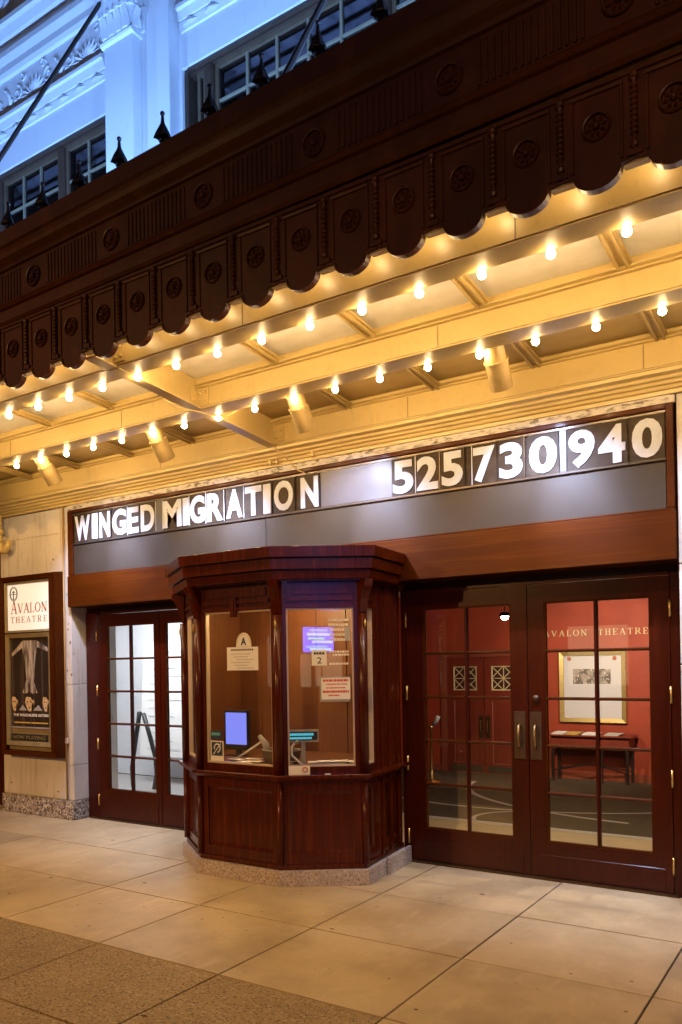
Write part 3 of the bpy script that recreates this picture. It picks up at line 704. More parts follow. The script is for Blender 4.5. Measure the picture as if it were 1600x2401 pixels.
# ------------------------------------------------------------------ spot cans
def can_light(x, label):
    base = Vector((x, 4.70, 3.55)); tip = Vector((x-.01, 4.865, 3.335)); d = (tip-base).normalized()
    t = thing('spotlight', label, 'spotlight', base, 'gold cylinder spotlights')
    e1 = d.orthogonal().normalized(); e2 = d.cross(e1)
    def ring(o, r): return [base + d*o + (e1*math.cos(2*math.pi*k/18) + e2*math.sin(2*math.pi*k/18))*r for k in range(18)]
    L = (tip-base).length
    def shell(secs):
        vs = [p for o, r in secs for p in ring(o, r)]; n = 18
        return vs, [(i*n+k, i*n+(k+1)%n, (i+1)*n+(k+1)%n, (i+1)*n+k) for i in range(len(secs)-1) for k in range(n)]
    b = MB(); vs, fs = shell([(-.08,.001),(-.075,.066),(.095,.066),(.097,.073),(L,.073),(L,.066),(L-.06,.060),(L-.062,.001)]); b.add(vs, fs); o_ = b.build('housing', M['gold_dim'], t, smooth=True); o_.data.set_sharp_from_angle(angle=R(40))
    b = MB(); vs, fs = shell([(.092,.067),(.090,.079),(.102,.079),(.104,.074)]); b.add(vs, fs); b.build('ring', M['gold_dim'], t)
    MB().box(x-.02, x+.02, 4.60, 4.72, 3.575, 3.62).build('bracket', M['gold'], t)
    l = bpy.data.lights.new('spot_lamp', 'SPOT'); l.energy = CAN_W; l.color = (.56,.67,1.0); l.spot_size = R(106); l.spot_blend = 1.0; l.shadow_soft_size = .04
    lo = bpy.data.objects.new('lamp', l); COL.objects.link(lo); lo.parent = t; p = base + d*(L-.03); lo.location = p - base
    aim = Vector((x+.07, 5.50, 2.20)) - p
    lo.rotation_euler = aim.to_track_quat('-Z', 'Y').to_euler()
    # bright core of the reflector beam
    l2 = bpy.data.lights.new('spot_core', 'SPOT'); l2.energy = CAN_W*.85; l2.color = (.50,.62,1.0); l2.spot_size = R(40); l2.spot_blend = 1.0; l2.shadow_soft_size = .03
    lo2 = bpy.data.objects.new('lamp_core', l2); COL.objects.link(lo2); lo2.parent = t; lo2.location = p - base
    lo2.rotation_euler = (Vector((x+.28, 5.48, 2.58)) - p).to_track_quat('-Z', 'Y').to_euler()
for x, lb in ((-1.90,'gold cylinder spotlight above the digits 7 and 3, largest in view'), (-3.43,'gold cylinder spotlight just right of the riveted cross beam'),
              (-4.87,'gold cylinder spotlight just left of the riveted cross beam'), (-6.33,'gold cylinder spotlight nearest the left edge above the stone pier'),
              (-.42,'gold cylinder spotlight past the right end of the letter board')):
    can_light(x, lb)

# ------------------------------------------------------------------ floodlights on the canopy roof, washing the upper storey
def flood(x, label):
    t = thing('floodlight', label, 'floodlight', (x, 3.68, 4.03), 'floodlights on the canopy roof')
    MB().hexa([(x-.13,3.62,4.09),(x+.13,3.62,4.09),(x+.13,3.74,4.05),(x-.13,3.74,4.05)], [(x-.15,3.66,4.22),(x+.15,3.66,4.22),(x+.15,3.80,4.17),(x-.15,3.80,4.17)]).build('housing', M['iron'], t)
    MB().box(x-.10, x+.10, 3.68, 3.70, 4.00, 4.08).build('yoke', M['iron'], t)
    l = bpy.data.lights.new('flood_lamp', 'AREA'); l.shape = 'RECTANGLE'; l.size = .26; l.size_y = .12; l.energy = FLOOD_W; l.color = (.19,.41,1.0); l.spread = R(170)
    lo = bpy.data.objects.new('lamp', l); COL.objects.link(lo); lo.parent = t; lo.location = Vector((.0, .06, .20))
    lo.rotation_euler = (Vector((0, 1.5, 3.4))).to_track_quat('-Z', 'Y').to_euler()
for k in range(5): flood(-8.3 + 1.7*k, 'low black floodlight on the canopy roof, %s from the left end' % ['first','second','third','fourth','fifth'][k])

# ------------------------------------------------------------------ letter board
YB_ = 5.47
lb = thing('letter_board', 'long changeable letter board under the canopy with film title and showtimes', 'sign', (-4, 5.5, 2.87))
MB().box(-6.858, -1.047, 5.490, 5.503, 2.87, 3.22).build('backing', M['backing'], lb)
MB().prism_x([(5.49,3.192),(5.462,3.192),(5.455,3.198),(5.455,3.222),(5.462,3.230),(5.49,3.230)], -6.858, -1.047).build('top_rail', M['wood_band'], lb)
MB().prism_x([(5.489,2.864),(5.462,2.864),(5.458,2.869),(5.458,2.874),(5.474,2.876),(5.474,2.886),(5.489,2.886)], -6.858, -1.047).build('bottom_rail', M['metal_dark'], lb)
MB().box(-6.858, -1.047, 5.470, 5.489, 3.176, 3.1915).build('upper_groove', M['metal_dark'], lb)
MB().box(-3.735, -3.065, 5.474, 5.480, 2.888, 3.174).build('blank_panel', M['white_panel'], lb)
for a, b in ((-5.655,-5.560),(-1.738,-1.692)):
    MB().box(a, b, 5.474, 5.480, 2.888, 3.174).build('blank_panel', M['white_panel'], lb)
LET = [('W',-6.822,-6.586,'first letter W of WINGED'),('I',-6.556,-6.472,'letter I of WINGED, right after the W'),('N',-6.444,-6.289,'letter N of WINGED'),('G',-6.251,-6.054,'letter G of WINGED'),('E',-6.038,-5.88,'letter E of WINGED'),('D',-5.849,-5.663,'last letter D of WINGED'),
 ('M',-5.546,-5.31,'first letter M of MIGRATION'),('I',-5.292,-5.215,'letter I between M and G of MIGRATION'),('G',-5.199,-5.021,'letter G of MIGRATION'),('R',-4.989,-4.801,'letter R of MIGRATION'),('A',-4.759,-4.573,'letter A of MIGRATION'),('T',-4.54,-4.357,'letter T of MIGRATION'),('I',-4.338,-4.258,'letter I between T and O of MIGRATION'),('O',-4.219,-4.018,'letter O of MIGRATION'),('N',-3.938,-3.761,'last letter N of MIGRATION'),
 ('5',-3.053,-2.872,'digit five that starts the showtime 525'),('2',-2.844,-2.664,'digit two between the two fives'),('5',-2.633,-2.462,'digit five that ends the showtime 525'),('7',-2.378,-2.21,'digit seven that starts the second showtime'),('3',-2.176,-2.003,'digit three between the seven and a zero'),('0',-1.954,-1.756,'digit zero that ends the second showtime'),('9',-1.674,-1.496,'digit nine beside a narrow pale strip'),('4',-1.474,-1.298,'digit four between the nine and the last zero'),('0',-1.256,-1.066,'digit zero at the far right end')]
for i, (c, a, b, lab) in enumerate(LET):
    t = thing('sign_letter', 'white ' + lab + ' on the letter board', 'letter' if c.isalpha() else 'digit', ((a+b)/2, 5.47, 2.888), 'letters and digits on the board')
    MB().box(a-.012, b+.012, 5.4735, 5.4785, 2.888, 3.174).build('letter_tile', M['backing'], t)
    g = MB(); dz = random.uniform(-.004,.004)
    put_text(g, c, a, b, 2.900+dz, 3.155+dz, 5.4665, .0065, .038)
    g.build('glyph', M['letter'], t)
    for e in (a-.0125, b+.0125):
        if random.random() < .3: MB().box(e-.003, e+.003, 5.4705, 5.4732, 2.889, 3.172).build('tile_edge', M['letter'] if random.random() < .5 else M['metal_dark'], t)

# ------------------------------------------------------------------ ticket booth
PL = [Vector(p) for p in ((-4.81,5.66),(-4.81,4.97),(-4.31,4.60),(-3.54,4.60),(-3.04,4.95),(-3.125,5.66))]
bo = thing('ticket_booth', 'octagonal mahogany ticket booth with glass windows on a pink granite base', 'ticket booth', (-3.925, 5.2, 0))
def offs(o):
    out = []
    n = len(PL)
    for i in range(n):
        def nrm(a, b):
            u = (b-a).normalized(); return Vector((u.y, -u.x))
        if i == 0: out.append(PL[0] + nrm(PL[0],PL[1])*o)
        elif i == n-1: out.append(PL[-1] + nrm(PL[-2],PL[-1])*o)
        else:
            n1, n2 = nrm(PL[i-1],PL[i]), nrm(PL[i],PL[i+1]); m = (n1+n2).normalized()
            out.append(PL[i] + m*(o/m.dot(n1)))
    return out
def band(o0, o1, z0, z1, name, m, parent=bo, o1t=None, bevel=0):
    a, b = offs(o0), offs(o1); bt = offs(o1t) if o1t is not None else b
    mb = MB(); vs = []; n = len(a)
    for i in range(n): vs += [(a[i].x,a[i].y,z0),(b[i].x,b[i].y,z0),(bt[i].x,bt[i].y,z1),(a[i].x,a[i].y,z1)]
    fs = []
    for i in range(n-1):
        for k in range(4): fs.append((4*i+k, 4*i+(k+1)%4, 4*i+4+(k+1)%4, 4*i+4+k))
    fs += [(0,1,2,3), tuple(4*(n-1)+k for k in (3,2,1,0))]
    mb.add(vs, fs); return mb.build(name, m, parent, bevel=bevel)
class Face:
    def __init__(s, i):
        s.a, s.b = PL[i], PL[i+1]; s.L = (s.b-s.a).length; s.u = (s.b-s.a)/s.L; s.n = Vector((s.u.y,-s.u.x))
    def P(s, t, o, z): q = s.a + s.u*t + s.n*o; return (q.x, q.y, z)
    def box(s, mb, t0, t1, o0, o1, z0, z1):
        return mb.hexa([s.P(t0,o1,z0),s.P(t1,o1,z0),s.P(t1,o0,z0),s.P(t0,o0,z0)], [s.P(t0,o1,z1),s.P(t1,o1,z1),s.P(t1,o0,z1),s.P(t0,o0,z1)])
FA = [Face(i) for i in range(5)]
band(-.10, .045, .0, .112, 'stone_base', M['booth_stone'], o1t=.040, bevel=.003)
band(-.09, .012, .1135, .150, 'plinth', M['wood'])
band(-.30, .070, .772, .800, 'counter', M['wood'], o1t=.070, bevel=.004)
band(-.03, .040, .752, .7715, 'counter_moulding', M['wood'], o1t=.060)
for i, f in enumerate(FA):
    # lower panelling
    e0 = .030 if i else 0; e1 = f.L - (.030 if i < 4 else 0)
    if i == 4: e1 = f.L
    fr_ = MB(); s0, s1 = 0.0, f.L
    st_w = .075 if f.L > .65 else .07
    if i in (0, 4): segs = [(.0, .26), (.26, f.L)]
    else: segs = [(0, f.L)]
    f.box(fr_, 0, f.L, -.05, -.036, .1505, .7515)
    for a, b in segs:
        f.box(fr_, a, a+st_w, -.0355, 0, .1505, .7515); f.box(fr_, b-st_w, b-.0005, -.0355, 0, .1505, .7515)
        f.box(fr_, a+st_w, b-st_w, -.0355, -.001, .1505, .225); f.box(fr_, a+st_w, b-st_w, -.0355, -.001, .675, .7515)
    fr_.build('lower_frame', M['wood'], bo)
    for a, b in segs:
        p = MB(); A, B = a+st_w+.0005, b-st_w-.0005
        if B - A < .05: continue
        # bevelled raised panel
        o, ii = .022, .045
        q0 = [f.P(A,-.034,.2255),f.P(B,-.034,.2255),f.P(B,-.034,.6745),f.P(A,-.034,.6745)]
        q1 = [f.P(A,-.010,.2255),f.P(B,-.010,.2255),f.P(B,-.010,.6745),f.P(A,-.010,.6745)]
        q2 = [f.P(A+o,-.024,.2255+o),f.P(B-o,-.024,.2255+o),f.P(B-o,-.024,.6745-o),f.P(A+o,-.024,.6745-o)]
        vs = q0+q1+q2
        p.add(vs, [(3,2,1,0),(0,1,5,4),(1,2,6,5),(2,3,7,6),(3,0,4,7),(4,5,9,8),(5,6,10,9),(6,7,11,10),(7,4,8,11),(8,9,10,11)])
        p.build('lower_panel', M['wood'], bo)
    # upper frame
    up = MB(); pw = .062
    f.box(up, 0, pw, -.055, 0, .8005, 2.0); 
    if i == 4:
        f.box(up, .205, .27, -.055, 0, .8005, 2.0)
    else: f.box(up, f.L-pw, f.L-.0005, -.055, 0, .8005, 2.0)
    g0, g1 = (pw, .205) if i == 4 else ((pw, f.L-pw) if i else (.46, f.L-pw))
    if i == 0: f.box(up, 0.0625, .46, -.055, -.002, .8005, 2.0)
    f.box(up, g0, g1, -.050, -.002, .8005, .852); f.box(up, g0, g1, -.050, -.006, 2.0, 2.19)
    f.box(up, 0, g0-.0005, -.050, -.001, 2.0005, 2.19); f.box(up, g1+.0005, f.L-.0005, -.050, -.001, 2.0005, 2.19)
    up.build('window_frame', M['wood'], bo)
    tr = MB(); f.box(tr, g0+.01, g1-.01, -.0055, .010, 2.052, 2.078); f.box(tr, g0+.04, g1-.04, -.0055, .004, 2.10, 2.165); f.build = None
    f.box(tr, g0, g1, -.0055, .006, 2.002, 2.024); tr.build('header_moulding', M['wood'], bo)
    bd = MB(); f.box(bd, g0+.0005, g0+.012, -.045, -.012, .8525, 1.9995); f.box(bd, g1-.012, g1-.0005, -.045, -.012, .8525, 1.9995)
    f.box(bd, g0+.012, g1-.012, -.045, -.012, 1.988, 1.9995); f.box(bd, g0+.012, g1-.012, -.045, -.012, .8525, .864)
    bd.build('glazing_bead', mat('gilt_bead', (.60,.48,.34), .35, metal=.2) if i == 1 else bpy.data.materials.get('gilt_bead') or M['wood'], bo)
    gp = MB(); f.box(gp, g0+.0125, g1-.0125, -.032, -.027, .8645, 1.9875); gp.build('pane', M['glass'], bo)
    if i == 4:
        pil = MB(); f.box(pil, .2705, f.L, -.05, .0, .8005, 2.19); f.box(pil, .30, .345, .0005, .012, .1505, 2.18); f.box(pil, .46, .50, .0005, .012, .1505, 2.18)
        f.box(pil, .62, .665, .0005, .015, .1505, 2.18)
        pil.build('return_panel', M['wood'], bo)
        sp_ = MB(); f.box(sp_, .28, f.L, .046, .075, 0, .13); sp_.build('stone_step', M['booth_stone'], bo, bevel=.003)
# cornice tiers
band(-.05, .055, 2.191, 2.2005, 'cornice_bed', M['wood'])
band(-.05, .085, 2.201, 2.262, 'cornice_tier', M['wood'], o1t=.092, bevel=.002)
band(-.05, .080, 2.2625, 2.269, 'cornice_gap', M['door'])
band(-.05, .118, 2.2695, 2.345, 'cornice_tier', M['wood'], o1t=.124, bevel=.002)
band(-.05, .110, 2.3455, 2.351, 'cornice_gap', M['door'])
band(-.05, .148, 2.3515, 2.428, 'cornice_tier', M['wood'], o1t=.154, bevel=.002)
r0 = offs(.13); MB().prism_z([(p.x,p.y) for p in r0], 2.40, 2.4275).build('booth_roof', M['wood'], bo)
# corbels at the corners
oc = [(0,1.955),(.010,1.965),(.018,2.01),(.030,2.06),(.052,2.11),(.080,2.15),(.090,2.1995),(-.02,2.1995),(-.02,1.955)]
for i in range(1, 5):
    n1, n2 = FA[i-1].n, FA[i].n; m = (n1+n2).normalized(); tn = Vector((-m.y, m.x)); q = MB(); vs = []
    for sgn in (-1, 1):
        for o, z in oc: p = PL[i] + m*(o+.012) + tn*(.034*sgn); vs.append((p.x,p.y,z))
    n = len(oc)
    q.add(vs, [(k,(k+1)%n,(k+1)%n+n,k+n) for k in range(n)] + [tuple(range(n))[::-1], tuple(range(n,2*n))])
    q.build('corbel', M['wood'], bo)
    p2 = PL[i] + m*.004
    MB().tube([(p2.x,p2.y,.801),(p2.x,p2.y,1.953)], .034, 10).build('corner_post', M['wood'], bo, smooth=True)
    p3 = PL[i] + m*.006
    MB().tube([(p3.x,p3.y,.1505),(p3.x,p3.y,.751)], .026, 10).build('corner_bead', M['wood'], bo, smooth=True)
    p4 = PL[i] + m*.04
    MB().tube([(p4.x,p4.y,1.855),(p4.x+.004,p4.y-.006,1.88),(p4.x,p4.y,1.915)], [.006,.010,.006], 6).build('brass_catch', M['brass'], bo, smooth=True)
f3 = FA[2]
kb = MB(); f3.box(kb, .335, .395, -.005, .018, 1.955, 2.10); f3.box(kb, .352, .378, .0185, .026, 1.97, 2.085); kb.build('keystone', M['wood'], bo, bevel=.003)
# inside of the booth
iw = MB(); iw.box(-4.80, -3.175, 5.60, 5.64, .15, 2.18); iw.box(-4.76,-4.74,5.02,5.5995,.15,2.18); iw.build('inner_wall', M['booth_in'], bo)
iw = MB(); 
for x in (-4.5,-4.2,-3.9,-3.6,-3.3): iw.box(x-.006, x+.006, 5.592, 5.5995, .85, 2.2)
iw.build('inner_batten', M['booth_in'], bo)
ip = offs(-.06); MB().prism_z([(p.x,p.y) for p in ip], 2.19, 2.199).build('inner_ceiling', M['booth_in'], bo)
MB().prism_z([(p.x,p.y) for p in ip], .815, .850).build('desk', M['booth_in'], bo)
MB().lathe([(.06,0),(.06,.03),(.04,.045)], (-3.9, 5.12, 2.14), 16).build('booth_lamp', emit_mat('booth_lamp_glow', (1,.66,.30), 130.0), bo)

# things in and on the booth
def on_face(f, t0, t1, o0, o1, z0, z1, name, m, parent=None):
    mb = MB(); f.box(mb, t0, t1, o0, o1, z0, z1); return mb.build(name, m, parent)
def lines_on(f, rows, o, name, m, parent):
    mb = MB()
    for t0, t1, z0, z1 in rows: f.box(mb, t0, t1, o-.0008, o, z0, z1)
    return mb.build(name, m, parent)
def rows_of(t0, t1, z1, z0, n, jit=.3, h=.4):
    out = []
    for k in range(n):
        zc = z1 - (z1-z0)*(k+.5)/n; hh = (z1-z0)/n*h/2; w = (t1-t0)*random.uniform(0, jit)/2; t = t0 + w
        while t < t1 - w - .004:
            e = min(t + random.uniform(.008,.024), t1-w); out.append((t, e, zc-hh, zc+hh)); t = e + .0035
    return out
FX = lambda x: x + 4.31       # front face parameter from world x
pn = thing('paper_notice', 'white paper notice taped inside the front booth window', 'notice', (-3.89, 4.625, 1.556))
on_face(f3, FX(-4.043), FX(-3.742), -.026, -.0245, 1.556, 1.730, 'sheet', M['paper'], pn)
lines_on(f3, [(FX(-4.0)+.02*k, FX(-4.0)+.02*k+.014, 1.703, 1.716) for k in range(11)], -.0236, 'heading', M['ink'], pn)
lines_on(f3, [r for k in range(6) for r in rows_of(FX(-4.01)+.03*(k%3), FX(-3.775)-.03*((k+1)%3), 1.688-.021*k, 1.668-.021*k, 1, .1, .28)], -.0236, 'print', M['grey_ink'], pn)
pq = thing('arched_emblem', 'small cream arched emblem with letter A above the paper notice', 'emblem', (-3.875, 4.625, 1.735))
mb = MB(); mb.prism_y([(-3.95,1.7315)] + [(-3.878+.072*math.cos(R(180-15*k)), 1.752+.085*math.sin(R(180-15*k))) for k in range(13)] + [(-3.806,1.7315)], 4.6245, 4.626)
mb.build('emblem_face', M['paper'], pq)
mb = MB(); mb.tube([(-3.878+.064*math.cos(R(180-15*k)), 4.6235, 1.752+.076*math.sin(R(180-15*k))) for k in range(13)], .004, 5); mb.build('emblem_rim', M['gold_ink'], pq)
mb = MB(); put_text(mb, 'A', -3.905, -3.852, 1.742, 1.800, 4.6225, .0018, .03); mb.build('emblem_letter', M['ink'], pq)
as_ = thing('hearing_sticker', 'small navy sticker with white ear symbol low in the booth window', 'sticker', (-4.15, 4.625, .866))
on_face(f3, FX(-4.222), FX(-4.095), -.026, -.0245, .866, 1.018, 'sticker', M['paper'], as_)
on_face(f3, FX(-4.214), FX(-4.103), -.0244, -.0238, .905, 1.010, 'sticker_field', M['sticker_blue'], as_)
mb = MB(); mb.tube([(-4.155+.030*math.cos(R(200-25*k)), 4.6235, .965+.030*math.sin(R(200-25*k))) for k in range(11)] + [(-4.150,4.6235,.930)], .0055, 5)
mb.tube([(-4.195,4.6235,.915),(-4.12,4.6235,1.0)], .004, 4); mb.build('ear_symbol', M['paper'], as_)
st2 = thing('window_sticker', 'dark sticker with cyan stripe above the ear symbol sticker', 'sticker', (-4.15, 4.625, 1.03))
on_face(f3, FX(-4.222), FX(-4.105), -.026, -.0245, 1.028, 1.095, 'sticker', M['sticker_blue'], st2)
lines_on(f3, [(FX(-4.215), FX(-4.13), 1.06, 1.082)], -.0238, 'stripe', mat('cyan_print', (.08,.35,.45), .5), st2)
f4 = FA[3]
pr = thing('price_list', 'white lettered price list on the right booth window', 'price list', f4.P(.44,-.026,1.59))
for zz0, zz1, tt0, hh in [(1.928-.036*k, 1.898-.036*k, .365, .62) for k in range(5)] + [(1.69,1.672,.365,.8),(1.667,1.650,.39,.8),(1.603,1.585,.365,.8)]:
    lines_on(f4, rows_of(tt0, .52, zz0, zz1, 1, .15, hh), -.0262, 'print_row', M['paper'], pr)
on_face(f4, .485, .525, -.0266, -.0258, 1.76, 1.86, 'price_card', M['grey_ink'], pr)
sc2 = thing('screen_card', 'small square card numbered 2 on the right booth window', 'card', f4.P(.29,-.026,1.58))
on_face(f4, .243, .353, -.0266, -.0256, 1.582, 1.694, 'card', M['paper'], sc2)
mb = MB(); put_text(mb, '2', .283, .315, 1.597, 1.643, 0, .0006, .01, frame=lambda x, d, z: f4.P(x, -.0249-d, z)); mb.build('numeral', M['ink'], sc2)
lines_on(f4, rows_of(.256,.34,1.682,1.660,1,.1,.8), -.0248, 'heading', M['ink'], sc2)
rn = thing('red_print_notice', 'white notice with red print on the right booth window', 'notice', f4.P(.41,-.026,1.33))
on_face(f4, .310, .520, -.0266, -.0256, 1.335, 1.492, 'sheet', M['paper'], rn)
lines_on(f4, [r for k, (a, b, h) in enumerate(((.318,.512,.8),(.345,.50,.4),(.345,.49,.4),(.318,.512,.8),(.36,.44,.5))) for r in rows_of(a, b, 1.483-.027*k, 1.462-.027*k, 1, .05, h)], -.0248, 'print', M['red_ink'], rn)
on_face(f4, .298, .515, -.030, -.0286, 1.318, 1.50, 'backing_card', M['grey_pl'], rn)
# desk things
mon = thing('monitor', 'small flat monitor with blue screen inside the ticket booth', 'monitor', (-4.26, 5.05, .851))
mb = MB(); mb.box(-4.455,-4.195,5.045,5.075,.90,1.225); mb.build('casing', M['black'], mon, bevel=.004)
MB().box(-4.435,-4.215,5.0425,5.0446,.945,1.205).build('screen', M['screen'], mon)
mb = MB(); mb.box(-4.40,-4.25,5.0,5.12,.851,.862); mb.box(-4.345,-4.305,5.06,5.09,.862,.90); mb.build('stand', M['black'], mon)
bk = thing('paper_basket', 'dark oval basket beside the monitor on the booth counter', 'basket', (-3.72, 4.85, .851))
mb = MB(); n = 20
vs = []; 
for r, z in ((.10,.851),(.115,.89),(.125,.945),(.115,.945),(.105,.89),(.085,.856)):
    for k in range(n): vs.append((-3.72+1.35*r*math.cos(2*math.pi*k/n), 4.86+r*.9*math.sin(2*math.pi*k/n), z))
fs = [(i*n+k, i*n+(k+1)%n, (i+1)*n+(k+1)%n, (i+1)*n+k) for i in range(5) for k in range(n)] + [tuple(range(5*n,6*n))]
mb.add(vs, fs); mb.build('basket_bowl', mat('basket_brown', (.10,.07,.035), .6), bk)
mb = MB(); mb.tube([(-3.72+1.35*.122*math.cos(2*math.pi*k/20), 4.86+.122*.9*math.sin(2*math.pi*k/20), .947) for k in range(21)], .006, 5); mb.build('basket_rim', M['grey_pl'], bk)
dl = thing('desk_lamp', 'white jointed desk lamp arm leaning over the booth counter', 'desk lamp', (-4.10, 4.82, .851))
mb = MB(); mb.tube([(-4.12,4.80,.865),(-3.93,4.83,.98),(-3.87,4.84,1.02)], .008, 8); mb.build('lamp_arm', M['paper'], dl, smooth=True)
mb = MB(); mb.tube([(-3.91,4.83,1.05),(-3.86,4.84,.99),(-3.83,4.84,.90)], [.016,.026,.020], 8); mb.build('lamp_head', M['grey_pl'], dl, smooth=True)
mb = MB(); mb.lathe([(.05,0),(.05,.012),(.02,.022)], (-4.12,4.80,.851), 14); mb.build('lamp_base', M['grey_pl'], dl)
cd = thing('customer_display', 'customer price display with cyan digits on a post in the booth', 'display', f4.P(.16,-.12,.851))
on_face(f4, .055, .285, -.135, -.10, 1.022, 1.112, 'display_case', M['grey_pl'], cd)
on_face(f4, .064, .276, -.0998, -.098, 1.036, 1.098, 'display_window', M['black'], cd)
lines_on(f4, [(.075+.0125*k, .084+.0125*k, 1.070, 1.088) for k in range(14)] + [(.075+.0125*k, .084+.0125*k, 1.044, 1.060) for k in range(13)], -.0966, 'digits', M['cyan'], cd)
on_face(f4, .155, .185, -.125, -.11, .851, 1.022, 'post', M['grey_pl'], cd)
mc = thing('gooseneck_microphone', 'white gooseneck microphone curving behind the corner post of the booth', 'microphone', f4.P(.12,-.06,.851))
mb = MB(); mb.tube([f4.P(.17,-.06,.852),f4.P(.135,-.06,.885),f4.P(.088,-.06,.93),f4.P(.085,-.06,.99),f4.P(.11,-.06,1.02)], .009, 8); mb.build('neck', M['paper'], mc, smooth=True)
mb = MB(); mb.tube([f4.P(.11,-.06,1.02),f4.P(.135,-.06,1.03)], [.012,.015], 8); mb.build('capsule', M['grey_pl'], mc, smooth=True)
tc = thing('counter_card', 'white card with small round seal propped on the booth counter', 'card', f4.P(.14,.03,.801))
on_face(f4, .065, .218, .022, .026, .800, .862, 'card', M['paper'], tc)
mb = MB(); mb.tube([f4.P(.183+.018*math.cos(R(30*k)), .0275, .836+.016*math.sin(R(30*k))) for k in range(13)], .004, 5); mb.build('seal', M['rust_ink'], tc)
pp = thing('paper_stack', 'loose white papers spread on the right side of the booth counter', 'papers', f4.P(.38,-.15,.851))
mb = MB()
for k in range(7):
    a = random.uniform(.14,.42); o = random.uniform(-.18,-.10)
    f4.box(mb, a, a+.16, o-.05, o+.05, .8515+.004*k, .8550+.004*k)
mb.build('sheets', M['paper'], pp)
pp2 = thing('ticket_papers', 'flat white ticket papers lying in front of the monitor', 'papers', (-4.0, 4.78, .851))
mb = MB()
for k in range(6):
    x = random.uniform(-4.2,-3.7); y = random.uniform(4.70,4.78); mb.box(x, x+.14, y, y+.06, .8515+.004*k, .8550+.004*k)
mb.build('sheets', M['paper'], pp2)
tr_ = thing('counter_coin', 'small white token lying on the booth counter ledge', 'token', f4.P(.33,.04,.801))
on_face(f4, .325, .365, .035, .05, .801, .806, 'token', M['paper'], tr_)

# ------------------------------------------------------------------ poster case
pc_ = thing('poster_case', 'tall wooden poster case hung on the stone pier, headed Avalon Theatre', 'poster case', (-7.53, 5.42, .64))
def frame_rect(mb, x0, x1, z0, z1, w, ya, yb2, lip):
    o = [(x0,z0),(x1,z0),(x1,z1),(x0,z1)]; i = [(x0+w,z0+w),(x1-w,z0+w),(x1-w,z1-w),(x0+w,z1-w)]
    vs = [(x,yb2,z) for x,z in o] + [(x,ya,z) for x,z in [(a+lip*(1 if k in (0,3) else -1), b+lip*(1 if k < 2 else -1)) for k,(a,b) in enumerate(o)]] + [(x,ya+.012,z) for x,z in i] + [(x,yb2,z) for x,z in i]
    fs = []
    for r in range(3):
        for k in range(4): fs.append((4*r+k, 4*r+(k+1)%4, 4*r+4+(k+1)%4, 4*r+4+k))
    for k in range(4): fs.append((12+k, 12+(k+1)%4, (k+1)%4, k))
    mb.add(vs, fs)
mb = MB(); frame_rect(mb, -8.02, -7.045, .640, 2.612, .060, 5.385, 5.498, .012); mb.build('case_frame', M['wood_band'], pc_)
MB().box(-7.955, -7.11, 5.45, 5.497, .705, 2.548).build('case_back', M['sage'], pc_)
mb = MB(); frame_rect(mb, -7.955, -7.175, 1.985, 2.545, .028, 5.408, 5.4495, .004); frame_rect(mb, -7.955, -7.175, .755, 1.98, .05, 5.408, 5.4495, .004); mb.build('inner_frame', M['sage'], pc_)
MB().box(-7.115-.06, -7.112, 5.40, 5.4495, .705, 2.548).build('inner_stile', M['wood_band'], pc_)
hs = MB().box(-7.925, -7.205, 5.432, 5.4490, 2.015, 2.515).build('header_sign', M['white_lit'], pc_)
mb = MB(); put_serif(mb, 'A', -7.868, -7.760, 2.195, 2.340, 5.4305, .0012); mb.build('lettering', M['rust_ink'], hs)
mb = MB(); put_serif(mb, 'VALON', -7.748, -7.245, 2.200, 2.305, 5.4305, .0012, .12); mb.build('lettering', M['rust_ink'], hs)
mb = MB(); put_serif(mb, 'THEATRE', -7.872, -7.250, 2.095, 2.162, 5.4305, .0012, .42); mb.build('lettering', mat('faded_rust_ink', (.45,.22,.14), .7), hs)
mb = MB()
for rr in (.078, .066):
    mb.tube([(-7.815+rr*.85*math.cos(R(20*k)), 5.4312, 2.415+rr*math.sin(R(20*k))) for k in range(19)], .0035, 4)
mb.tube([(-7.870,5.4312,2.41),(-7.76,5.4312,2.41)], .004, 4); mb.tube([(-7.815,5.4312,2.345),(-7.815,5.4312,2.44)], .006, 4); mb.tube([(-7.84,5.4312,2.425),(-7.815,5.4312,2.45),(-7.79,5.4312,2.425)], .004, 4)
mb.build('round_emblem', M['ink'], hs)
po = MB().box(-7.905, -7.225, 5.440, 5.4490, .945, 1.945).build('film_poster', M['post_dark'], pc_)
mb = MB()
mb.prism_y([(-7.70,1.84),(-7.43,1.84),(-7.47,1.70),(-7.50,1.45),(-7.44,1.33),(-7.56,1.32),(-7.57,1.52),(-7.585,1.32),(-7.70,1.33),(-7.62,1.48),(-7.655,1.70)], 5.4375, 5.4398)
mb.prism_y([(-7.88,1.76),(-7.87,1.73),(-7.68,1.83),(-7.45,1.83),(-7.25,1.77),(-7.25,1.81),(-7.45,1.90),(-7.68,1.90)], 5.4380, 5.4399)
mb.build('pale_figure', M['post_pale'], po)
